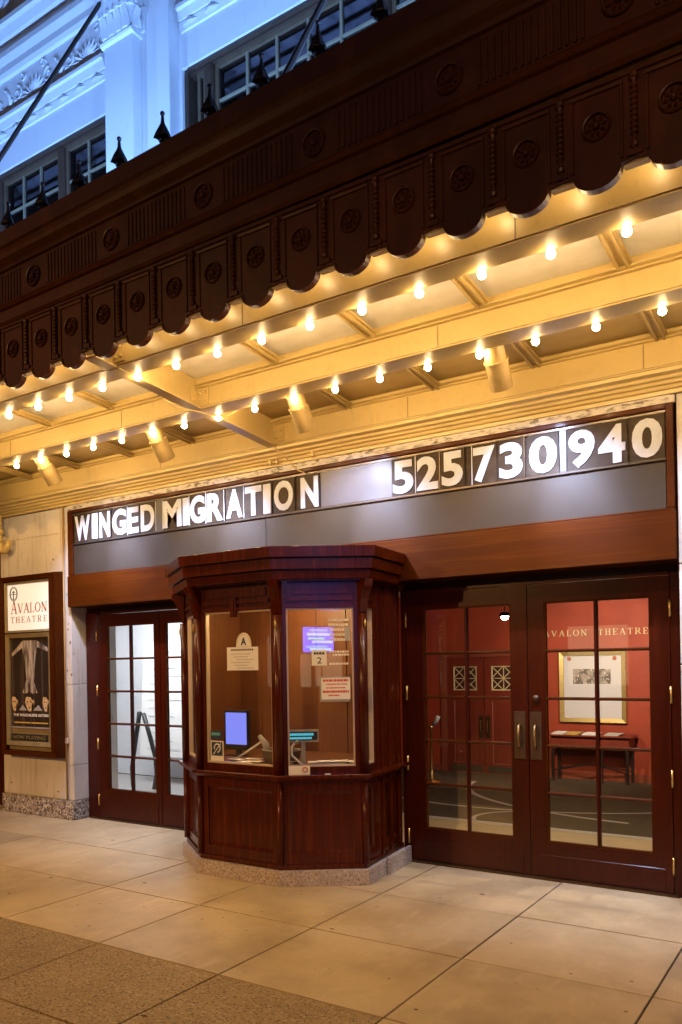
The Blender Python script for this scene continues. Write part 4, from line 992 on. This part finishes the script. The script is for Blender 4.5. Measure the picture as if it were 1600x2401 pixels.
for x, w in ((-7.835,.055),(-7.575,.078),(-7.30,.055)):
    mb = MB(); mb.prism_y([(x+w*math.cos(R(30*k))*(1 if k < 7 else .8), 1.225+.098*math.sin(R(30*k))) for k in range(12)], 5.4370, 5.4397); o = mb.build('face', M['post_skin'], po)
    mb = MB(); mb.prism_y([(x+w*1.1*math.cos(R(18*k)), 1.265+.075*math.sin(R(18*k))) for k in range(11)] + [(x-w*.8,1.29),(x+w*.2,1.285),(x+w*.7,1.25)], 5.4362, 5.43695)
    for e in (-.42,.30): mb.prism_y([(x+w*(e-.2),1.232),(x+w*e,1.224),(x+w*(e+.2),1.232),(x+w*e,1.241)], 5.4362, 5.43695)
    mb.prism_y([(x-w*.3,1.175),(x,1.167),(x+w*.25,1.175),(x,1.181)], 5.4362, 5.43695)
    mb.prism_y([(x+w*.45,1.20),(x+w*.9,1.24),(x+w*.8,1.17),(x+w*.4,1.135)], 5.4362, 5.43695)
    mb.build('face_shading', M['post_dark'], po)
mb = MB(); mb.prism_y([(-7.76,1.14),(-7.70,1.20),(-7.63,1.14)], 5.4378, 5.4396); mb.prism_y([(-7.52,1.14),(-7.43,1.20),(-7.36,1.14)], 5.4378, 5.4396); mb.build('grey_shapes', M['post_grey'], po)
mb = MB(); put_text(mb, 'THE MAGDALENE SISTERS', -7.86, -7.26, 1.075, 1.105, 5.438, .0018, .02); mb.build('title', M['paper'], po)
mb = MB(); mb.box(-7.85,-7.57,5.438,5.4398,1.000,1.014); mb.box(-7.55,-7.27,5.438,5.4398,1.000,1.014); mb.build('credit_line', M['post_gold'], po)
mb = MB(); mb.box(-7.90,-7.23,5.438,5.4398,.948,.962); mb.build('lower_strip', M['post_grey'], po)
npl = MB().box(-7.90, -7.285, 5.432, 5.4490, .815, .882).build('name_plate', M['black'], pc_)
mb = MB(); put_text(mb, 'NOW PLAYING', -7.875, -7.31, .828, .868, 5.4305, .0014, .01); mb.build('lettering', mat('dull_gold_ink', (.22,.16,.06), .5), npl)

# pipes on the pier
cp_ = thing('conduit_pipe', 'thin painted conduit running down the stone pier beside the poster case', 'pipe', (-7.03, 5.49, .2))
MB().tube([(-7.035,5.485,.205),(-7.035,5.485,1.85),(-7.033,5.485,3.3)], .010, 6).build('pipe', mat('tan_pipe_paint', (.36,.22,.08), .5), cp_, smooth=True)
MB().box(-7.075,-7.005,5.478,5.497,.80,.86).build('pipe_clip', M['stone'], cp_, bevel=.005)
pe = thing('gold_pipe_elbow', 'ornate gold pipe elbow under the cornice at the far left', 'pipe', (-8.0, 5.40, 2.9))
mb = MB(); mb.lathe([(.030,0),(.045,.01),(.045,.03),(.030,.04),(.030,.09),(.045,.10),(.045,.13),(.025,.14),(.025,.30)], (-8.03,5.42,3.0), 12); mb.build('collar', M['gold'], pe, smooth=True)
mb = MB(); mb.tube([(-8.03,5.42,3.02),(-8.02,5.42,2.95),(-7.98,5.42,2.90),(-7.93,5.42,2.90),(-7.90,5.42,2.94),(-7.89,5.44,3.02)], [.03,.034,.036,.036,.034,.03], 10); mb.build('elbow', M['gold'], pe, smooth=True)
cb = thing('hanging_cable', 'thin pale cable dropping from the cross beam to the letter board', 'cable', (-4.1, 5.4, 3.2))
MB().tube([(-4.13,5.345,3.43),(-4.06,5.38,3.35),(-4.0,5.43,3.27),(-3.94,5.44,3.215),(-3.88,5.450,3.185)], .006, 6).build('cable', M['gold'], cb, smooth=True)
cb2 = thing('loose_cable', 'short loose cable loop under the canopy cross beam', 'cable', (-4.1, 4.6, 3.5))
MB().tube([(-4.19,4.15,zb(4.15)-.02),(-4.17,4.25,zb(4.25)-.045),(-4.12,4.45,zb(4.4)-.03),(-4.0,4.60,zb(4.6)-.035),(-3.90,4.62,zb(4.6)+.0)], .007, 6).build('cable', M['gold'], cb2, smooth=True)

# ------------------------------------------------------------------ right lobby
fz = lambda y: -.0486*(y-5.8)
def slope_sheet(pts, dz, th=.003):
    mb = MB(); n = len(pts)
    mb.add([(x,y,fz(y)+dz-th) for x,y in pts] + [(x,y,fz(y)+dz) for x,y in pts], [tuple(range(n))[::-1], tuple(range(n,2*n))] + [(i,(i+1)%n,(i+1)%n+n,i+n) for i in range(n)])
    return mb
fl = slope_sheet([(-7.1,5.805),(1.0,5.805),(1.0,13.1),(-7.1,13.1)], -.004, .1).build('lobby_floor', M['tan']); tag(fl, kind='structure')
slope_sheet([(-7.0,7.95),(.9,7.95),(.9,12.95),(-7.0,12.95)], .002, .005).build('carpet', M['carpet'], fl)
slope_sheet([(-7.0,7.80),(.9,7.80),(.9,7.945),(-7.0,7.945)], .001, .004).build('border_line', M['pale_line'], fl)
def arc(cx, cy, r, a0, a1, w=.06):
    mb = MB(); n = 24; vs = []; fs = []
    for k in range(n+1):
        a = R(a0 + (a1-a0)*k/n)
        for rr in (r-w/2, r+w/2):
            x, y = cx+rr*math.cos(a), cy+rr*math.sin(a); vs.append((x, y, fz(y)+.0045))
    for k in range(n): fs.append((2*k,2*k+1,2*k+3,2*k+2))
    mb.add(vs, fs); return mb.build('carpet_arc', M['pale_line'], fl)
arc(-3.9, 11.4, 2.55, 225, 350, .07); arc(-1.6, 12.2, 3.55, 190, 262, .08); arc(-3.0, 8.3, .62, 60, 215, .05)
lw = MB(); lw.add([(-4.87,5.81,-.6),(-4.87,8.5,-.6),(-4.87,8.5,2.9),(-4.87,5.81,2.9),(-7.0,8.5,-.6),(-7.0,8.5,2.9),(-7.0,13,-.6),(-7.0,13,2.9),(.9,13,-.6),(.9,13,2.9),(.9,5.81,-.6),(.9,5.81,2.9)],
                  [(0,1,2,3),(1,4,5,2),(4,6,7,5),(6,8,9,7),(8,10,11,9)])
w_ = lw.build('lobby_wall', M['lobby_red']); tag(w_, kind='structure')
cl = MB().box(-7.0, .9, 5.81, 13, 2.75, 2.9).build('lobby_ceiling', M['cream']); tag(cl, kind='structure')
MB().box(-7.0, .9, 12.96, 12.995, -.40, -.22).build('skirting', M['lobby_trim'], w_)
al = thing('wall_lettering', 'gold serif lettering Avalon Theatre across the red lobby wall', 'lettering', (-3.6, 12.98, 1.97))
mb = MB(); put_serif(mb, 'AVALON', -4.44, -3.73, 1.970, 2.068, 12.975, .02, .35); mb.build('lettering', M['gold_ink'], al)
mb = MB(); put_serif(mb, 'THEATRE', -3.55, -2.79, 1.970, 2.068, 12.975, .02, .35); mb.build('lettering', M['gold_ink'], al)
pf = thing('framed_picture', 'large gilt framed print with pale mount on the red lobby wall', 'picture', (-3.65, 12.95, .57))
mb = MB(); frame_rect(mb, -4.185, -3.117, .568, 1.723, .075, 12.93, 12.985, .01); mb.build('picture_frame', M['gold_frame'], pf)
MB().box(-4.11, -3.19, 12.972, 12.985, .64, 1.65).build('mount', M['mat_board'], pf)
MB().box(-3.962, -3.362, 12.969, 12.9718, 1.192, 1.433).build('photograph', M['photo'], pf)
for x in (-4.02,-3.30): MB().lathe([(.035,0),(.03,-.01)], (x,12.971,1.60), 10, 'y').build('seal', M['rust_ink'], pf)
tb = thing('console_table', 'narrow dark console table below the framed picture', 'table', (-3.59, 12.7, fz(12.7)))
mb = MB(); mb.box(-4.24,-2.94,12.45,12.92,.385,.41); mb.build('table_top', M['lobby_door'], tb, bevel=.004)
mb = MB(); mb.box(-4.19,-2.99,12.50,12.88,.24,.384); mb.build('apron', M['lobby_door'], tb)
for x in (-4.17,-3.02):
    for y in (12.53,12.85): MB().box(x-.02,x+.02,y-.02,y+.02,fz(y),.239).build('leg', M['iron'], tb)
for x in (-3.4,): MB().box(x-.012,x+.012,12.53,12.55,fz(12.53),.239).build('leg', M['iron'], tb)
mb = MB(); mb.tube([(-4.15,12.85,-.16),(-3.6,12.69,-.05),(-3.04,12.85,-.16)], .012, 6); mb.tube([(-4.15,12.53,-.16),(-3.6,12.69,-.05),(-3.04,12.53,-.16)], .012, 6); mb.build('stretcher', M['iron'], tb)
for i, (x, m_, lab) in enumerate(((-4.10,'paper','white brochures at the left end of the console table'),(-3.90,'post_gold','yellow leaflets on the console table'),(-3.62,'paper','white leaflets in the middle of the console table'),(-3.28,'pale_line','cream flyers at the right end of the console table'))):
    mb = MB()
    for k in range(3): mb.box(x-.09+.02*k, x+.13+.02*k, 12.52, 12.72, .411+.012*k, .421+.012*k)
    o = mb.build('brochures', M[m_]); tag(o, lab, 'leaflets', 'leaflets on the console table')
ld = thing('lobby_doors', 'red panelled double doors with lattice windows at the back of the lobby', 'doors', (-5.5, 12.95, fz(13)))
mb = MB(); mb.box(-6.32,-6.21,12.93,12.99,fz(13),1.66); mb.box(-4.79,-4.68,12.93,12.99,fz(13),1.66); mb.box(-6.32,-4.68,12.92,12.99,1.661,1.78); mb.build('door_case', M['lobby_trim'], ld)
for x0, x1, hx in ((-6.205,-5.51,-5.565),(-5.495,-4.795,-5.44)):
    d = MB().box(x0, x1, 12.955, 12.99, fz(13)+.01, 1.655).build('door', M['lobby_door'], ld)
    wx0, wx1 = x0+.135, x1-.125
    mb = MB(); frame_rect(mb, wx0, wx1, 1.08, 1.50, .022, 12.94, 12.9545, .003)
    zc, xc = 1.29, (wx0+wx1)/2
    for a, b in (((wx0,1.08),(wx1,1.50)),((wx0,1.50),(wx1,1.08)),((xc,1.08),(xc,1.50)),((wx0,zc),(wx1,zc)),((wx0,zc),(xc,1.5)),((xc,1.5),(wx1,zc)),((wx1,zc),(xc,1.08)),((xc,1.08),(wx0,zc))):
        mb.tube([(a[0],12.946,a[1]),(b[0],12.946,b[1])], .009, 4)
    mb.build('lattice', M['gold_ink'], d)
    MB().box(wx0+.022, wx1-.022, 12.951, 12.9545, 1.10, 1.48).build('pane', mat('dim_lattice_pane', (.055,.018,.014), .4), d)
    mb = MB(); frame_rect(mb, wx0, wx1, -.19, .90, .02, 12.945, 12.9545, .002); mb.build('panel_moulding', M['lobby_trim'], d)
    MB().box(x0+.05, x1-.05, 12.948, 12.9545, fz(13)+.03, -.225).build('kick_plate', M['carpet'], d)
    MB().box(hx-.035, hx+.035, 12.945, 12.9545, .26, .64).build('push_plate', M['brass_old'], d)
    MB().tube([(hx,12.945,.34),(hx,12.91,.37),(hx,12.91,.53),(hx,12.945,.56)], .011, 6).build('handle', M['brass'], d)
so = thing('rope_stanchion', 'pale stanchion post standing left in the lobby', 'stanchion', (-5.55, 11.0, fz(11)))
mb = MB(); mb.lathe([(.13,0),(.13,.02),(.03,.05),(.022,.06),(.022,.80),(.04,.82),(.04,.86),(.02,.88)], (-5.55,11.0,fz(11)), 12); mb.build('post', M['brass'], so, smooth=True)
mb = MB(); mb.tube([(-5.55,11.0,fz(11)+.84),(-5.45,11.0,fz(11)+.95),(-5.42,11.0,fz(11)+1.02)], [.02,.03,.035], 8); mb.build('hook', M['grey_pl'], so, smooth=True)
nb = thing('wall_notice', 'pale notice sheet on the left wall of the lobby', 'notice', (-4.86, 6.9, 1.4))
MB().box(-4.868,-4.862,6.5,6.95,1.2,1.65).build('sheet', M['grey_pl'], nb)
def ceil_spot(x, y, z, label, e, aim, col=(1,.80,.58), ang=95, r=.035):
    t = thing('ceiling_spotlight', label, 'ceiling light', (x,y,z), 'lobby ceiling spotlights')
    MB().tube([(x,y,2.75),(x,y,z+.05)], .008, 6).build('stem', M['brass_old'], t)
    MB().lathe([(.02,.06),(r+.012,.05),(r+.016,0),(r,0),(.001,.02)], (x,y,z), 14).build('shade', M['brass_old'], t)
    bb = MB().lathe([(.002,-r*.9),(r*.7,-r*.6),(r*.9,0),(r*.6,.012)], (x,y,z), 12).build('lamp_globe', emit_mat('lobby_lamp_glow', (1,.85,.7), 40), t, smooth=True)
    l = bpy.data.lights.new('lobby_lamp', 'SPOT'); l.energy = e; l.color = col; l.spot_size = R(ang); l.spot_blend = .7; l.shadow_soft_size = .05
    lo = bpy.data.objects.new('lamp', l); COL.objects.link(lo); lo.parent = t; lo.location = (0,0,-.08)
    lo.rotation_euler = (Vector(aim)-Vector((x,y,z-.08))).to_track_quat('-Z','Y').to_euler()
ceil_spot(-3.94, 10.0, 2.17, 'bright small lobby spotlight seen through the left leaf of the right doors', 60, (-4.6,13,.9), ang=120, r=.055)
ceil_spot(-2.36, 10.3, 2.36, 'lobby spotlight above the picture seen at the edge of a door stile', 130, (-3.3,13,1.3), ang=70, r=.02)
ceil_spot(-1.6, 7.2, 2.60, 'lobby spotlight near the entrance doors above the pale floor', 60, (-2.4,7.6,0), (1,.84,.6), 130, .03)

# ------------------------------------------------------------------ left lobby (white, brightly lit)
ll = MB(); ll.add([(-11,5.81,-.02),(-4.9,5.81,-.02),(-4.9,8.4,-.02),(-11,8.4,-.02),(-11,5.81,2.7),(-4.9,5.81,2.7),(-4.9,8.4,2.7),(-11,8.4,2.7)], [(1,5,6,2),(2,6,7,3),(3,7,4,0),(4,7,6,5)])
o = ll.build('side_lobby_wall', M['white_wall']); tag(o, kind='structure')
o = MB().box(-11,-4.9,5.805,8.4,-.12,-.03).build('side_lobby_floor', M['grey_pl']); tag(o, kind='structure')
lp = thing('ceiling_light_panel', 'bright white ceiling panel in the left lobby', 'ceiling light', (-8.3,7.2,2.66))
MB().box(-9.2,-7.0,6.6,7.6,2.66,2.69).build('diffuser', emit_mat('panel_glow', (.93,.97,1.0), 4.6), lp)
eb = thing('notice_board', 'tall white text board leaning in the bright left lobby', 'notice board', (-8.0, 8.05, 0))
mb = MB(); mb.hexa([(-8.55,7.9,.35),(-7.6,7.9,.35),(-7.6,7.94,.35),(-8.55,7.94,.35)], [(-8.75,8.2,1.95),(-7.75,8.2,1.95),(-7.75,8.24,1.95),(-8.75,8.24,1.95)]); mb.build('board', M['paper'], eb)
mb = MB()
for k in range(13):
    u = .06 + k*.07; y = 7.895+.3*u; z = .35+1.6*u
    mb.box(-8.40-.2*u, -7.80-.15*u - (.12*(k%3)), y-.004, y-.001, z, z+.009)
mb.build('print', mat('pale_grey_ink', (.55,.56,.6), .8), eb)
for i, (pts, lab) in enumerate(((([(-8.55,7.4,0),(-8.55,7.4,.98)]), 'straight black pole in the left lobby behind the door'),
                  ([(-8.14,7.4,0),(-8.16,7.4,.25),(-8.10,7.4,.55),(-8.03,7.4,.85),(-8.0,7.4,1.0)], 'curved black hose hanging in the left lobby, left of its pair'),
                  ([(-7.75,7.4,0),(-7.70,7.4,.2),(-7.72,7.4,.42),(-7.82,7.4,.7),(-7.93,7.4,.98)], 'curved black hose bowing right in the left lobby'))):
    o = MB().tube(pts, .03, 8).build('black_hose' if i else 'black_pole', M['black'], smooth=True); tag(o, lab, 'hose' if i else 'pole')

# ------------------------------------------------------------------ lit sign across the street (seen as a reflection in the booth glass)
ss = thing('street_sign_box', 'blue lit sign box on a post across the street', 'sign', (8.0,-11.5,0))
MB().box(7.95,8.05,-11.55,-11.45,0,2.6).build('post', M['iron'], ss)
MB().box(6.9,9.1,-11.6,-11.4,1.9,5.0).build('box', M['iron'], ss)
MB().box(7.55,8.75,-11.395,-11.385,1.95,2.75).build('face', emit_mat('blue_sign_glow', (.06,.12,1.0), 5.0), ss)
for q_, (a_, b_, z_, c_) in enumerate(((7.8,8.5,2.62,(.35,.6,1)),(7.7,8.6,2.48,(.5,.8,1)),(7.75,8.4,2.36,(.3,.9,.6)),(7.9,8.7,2.24,(.5,.75,1)),(7.65,8.5,2.10,(.25,.6,1)),(7.8,8.65,2.0,(.5,.8,1)))):
    MB().box(a_, b_, -11.384, -11.380, z_, z_+.06+.02*(q_%2)).build('stripe', emit_mat('pale_sign_glow', c_, 4.0), ss)
MB().box(7.0,9.0,-11.395,-11.385,3.3,4.95).build('upper_face', emit_mat('violet_sign_glow', (.16,.16,1.0), 3.0), ss)

# ------------------------------------------------------------------ street lamps across the street (they light the fascia and the front paving)
def street_lamp(x, y, label, share):
    t = thing('street_lamp', label, 'street lamp', (x, y, 0), 'street lamps across the street')
    MB().lathe([(.12,0),(.12,.25),(.07,.35),(.06,5.2),(.05,5.6)], (x,y,0), 12).build('post', M['iron'], t, smooth=True)
    MB().tube([(x,y,5.6),(x,y+.4,5.85),(x,y+.9,5.9)], .035, 8).build('arm', M['iron'], t, smooth=True)
    MB().hexa([(x-.13,y+.75,5.83),(x+.13,y+.75,5.83),(x+.13,y+1.35,5.83),(x-.13,y+1.35,5.83)], [(x-.09,y+.8,5.97),(x+.09,y+.8,5.97),(x+.09,y+1.25,5.97),(x-.09,y+1.25,5.97)]).build('lamp_head', M['iron'], t)
    l = bpy.data.lights.new('street_lamp', 'SPOT'); l.energy = LAMP_W*share; l.color = (1.0,.50,.14); l.spot_size = R(76); l.spot_blend = 1.0; l.shadow_soft_size = .12
    lo = bpy.data.objects.new('lamp', l); COL.objects.link(lo); lo.parent = t; lo.location = (0, 1.05, 5.78)
    lo.rotation_euler = Vector((0, .86, -.50)).to_track_quat('-Z','Y').to_euler()
street_lamp(-8.5, -9.0, 'black street lamp across the street, to the left of the theatre axis', 1.0)
street_lamp(2.5, -9.0, 'black street lamp across the street, to the right of the theatre axis', .45)

# ------------------------------------------------------------------ shop building across the street (reflected in the door and booth glass)
sb = thing('shop_building', 'dark brick shop building across the street with some lit windows', 'building', (0, -17, 0))
MB().box(-22, 22, -20, -16, 0, 11).build('wall', mat('dark_brick', (.10,.05,.035), .85, var=[((6,6,12),(.07,.035,.025),.4,.7)]), sb)
wg = [emit_mat('warm_window_glow', (1,.72,.42), .5), emit_mat('cool_window_glow', (1,.8,.6), .25), mat('dark_window_glass', (.02,.02,.025), .08)]
for i_ in range(11):
    for k_, (z0_, z1_) in enumerate(((.7,2.7),(4.2,5.9),(7.2,8.9))):
        x_ = -20 + 3.8*i_; m_ = wg[0] if (k_ == 0 and i_ % 2) else wg[random.choice((0,1,2,2,2))]
        f_ = MB().box(x_, x_+2.2, -15.99, -15.93, z0_-.08, z1_+.08).build('window', M['iron'], sb)
        for h_ in (0, 1): MB().box(x_+.1+1.03*h_, x_+1.06+1.03*h_, -15.928, -15.92, z0_, z1_).build('pane', m_, f_)
MB().box(-22, 22, -15.995, -15.7, 3.1, 3.5).build('cornice', M['iron'], sb)
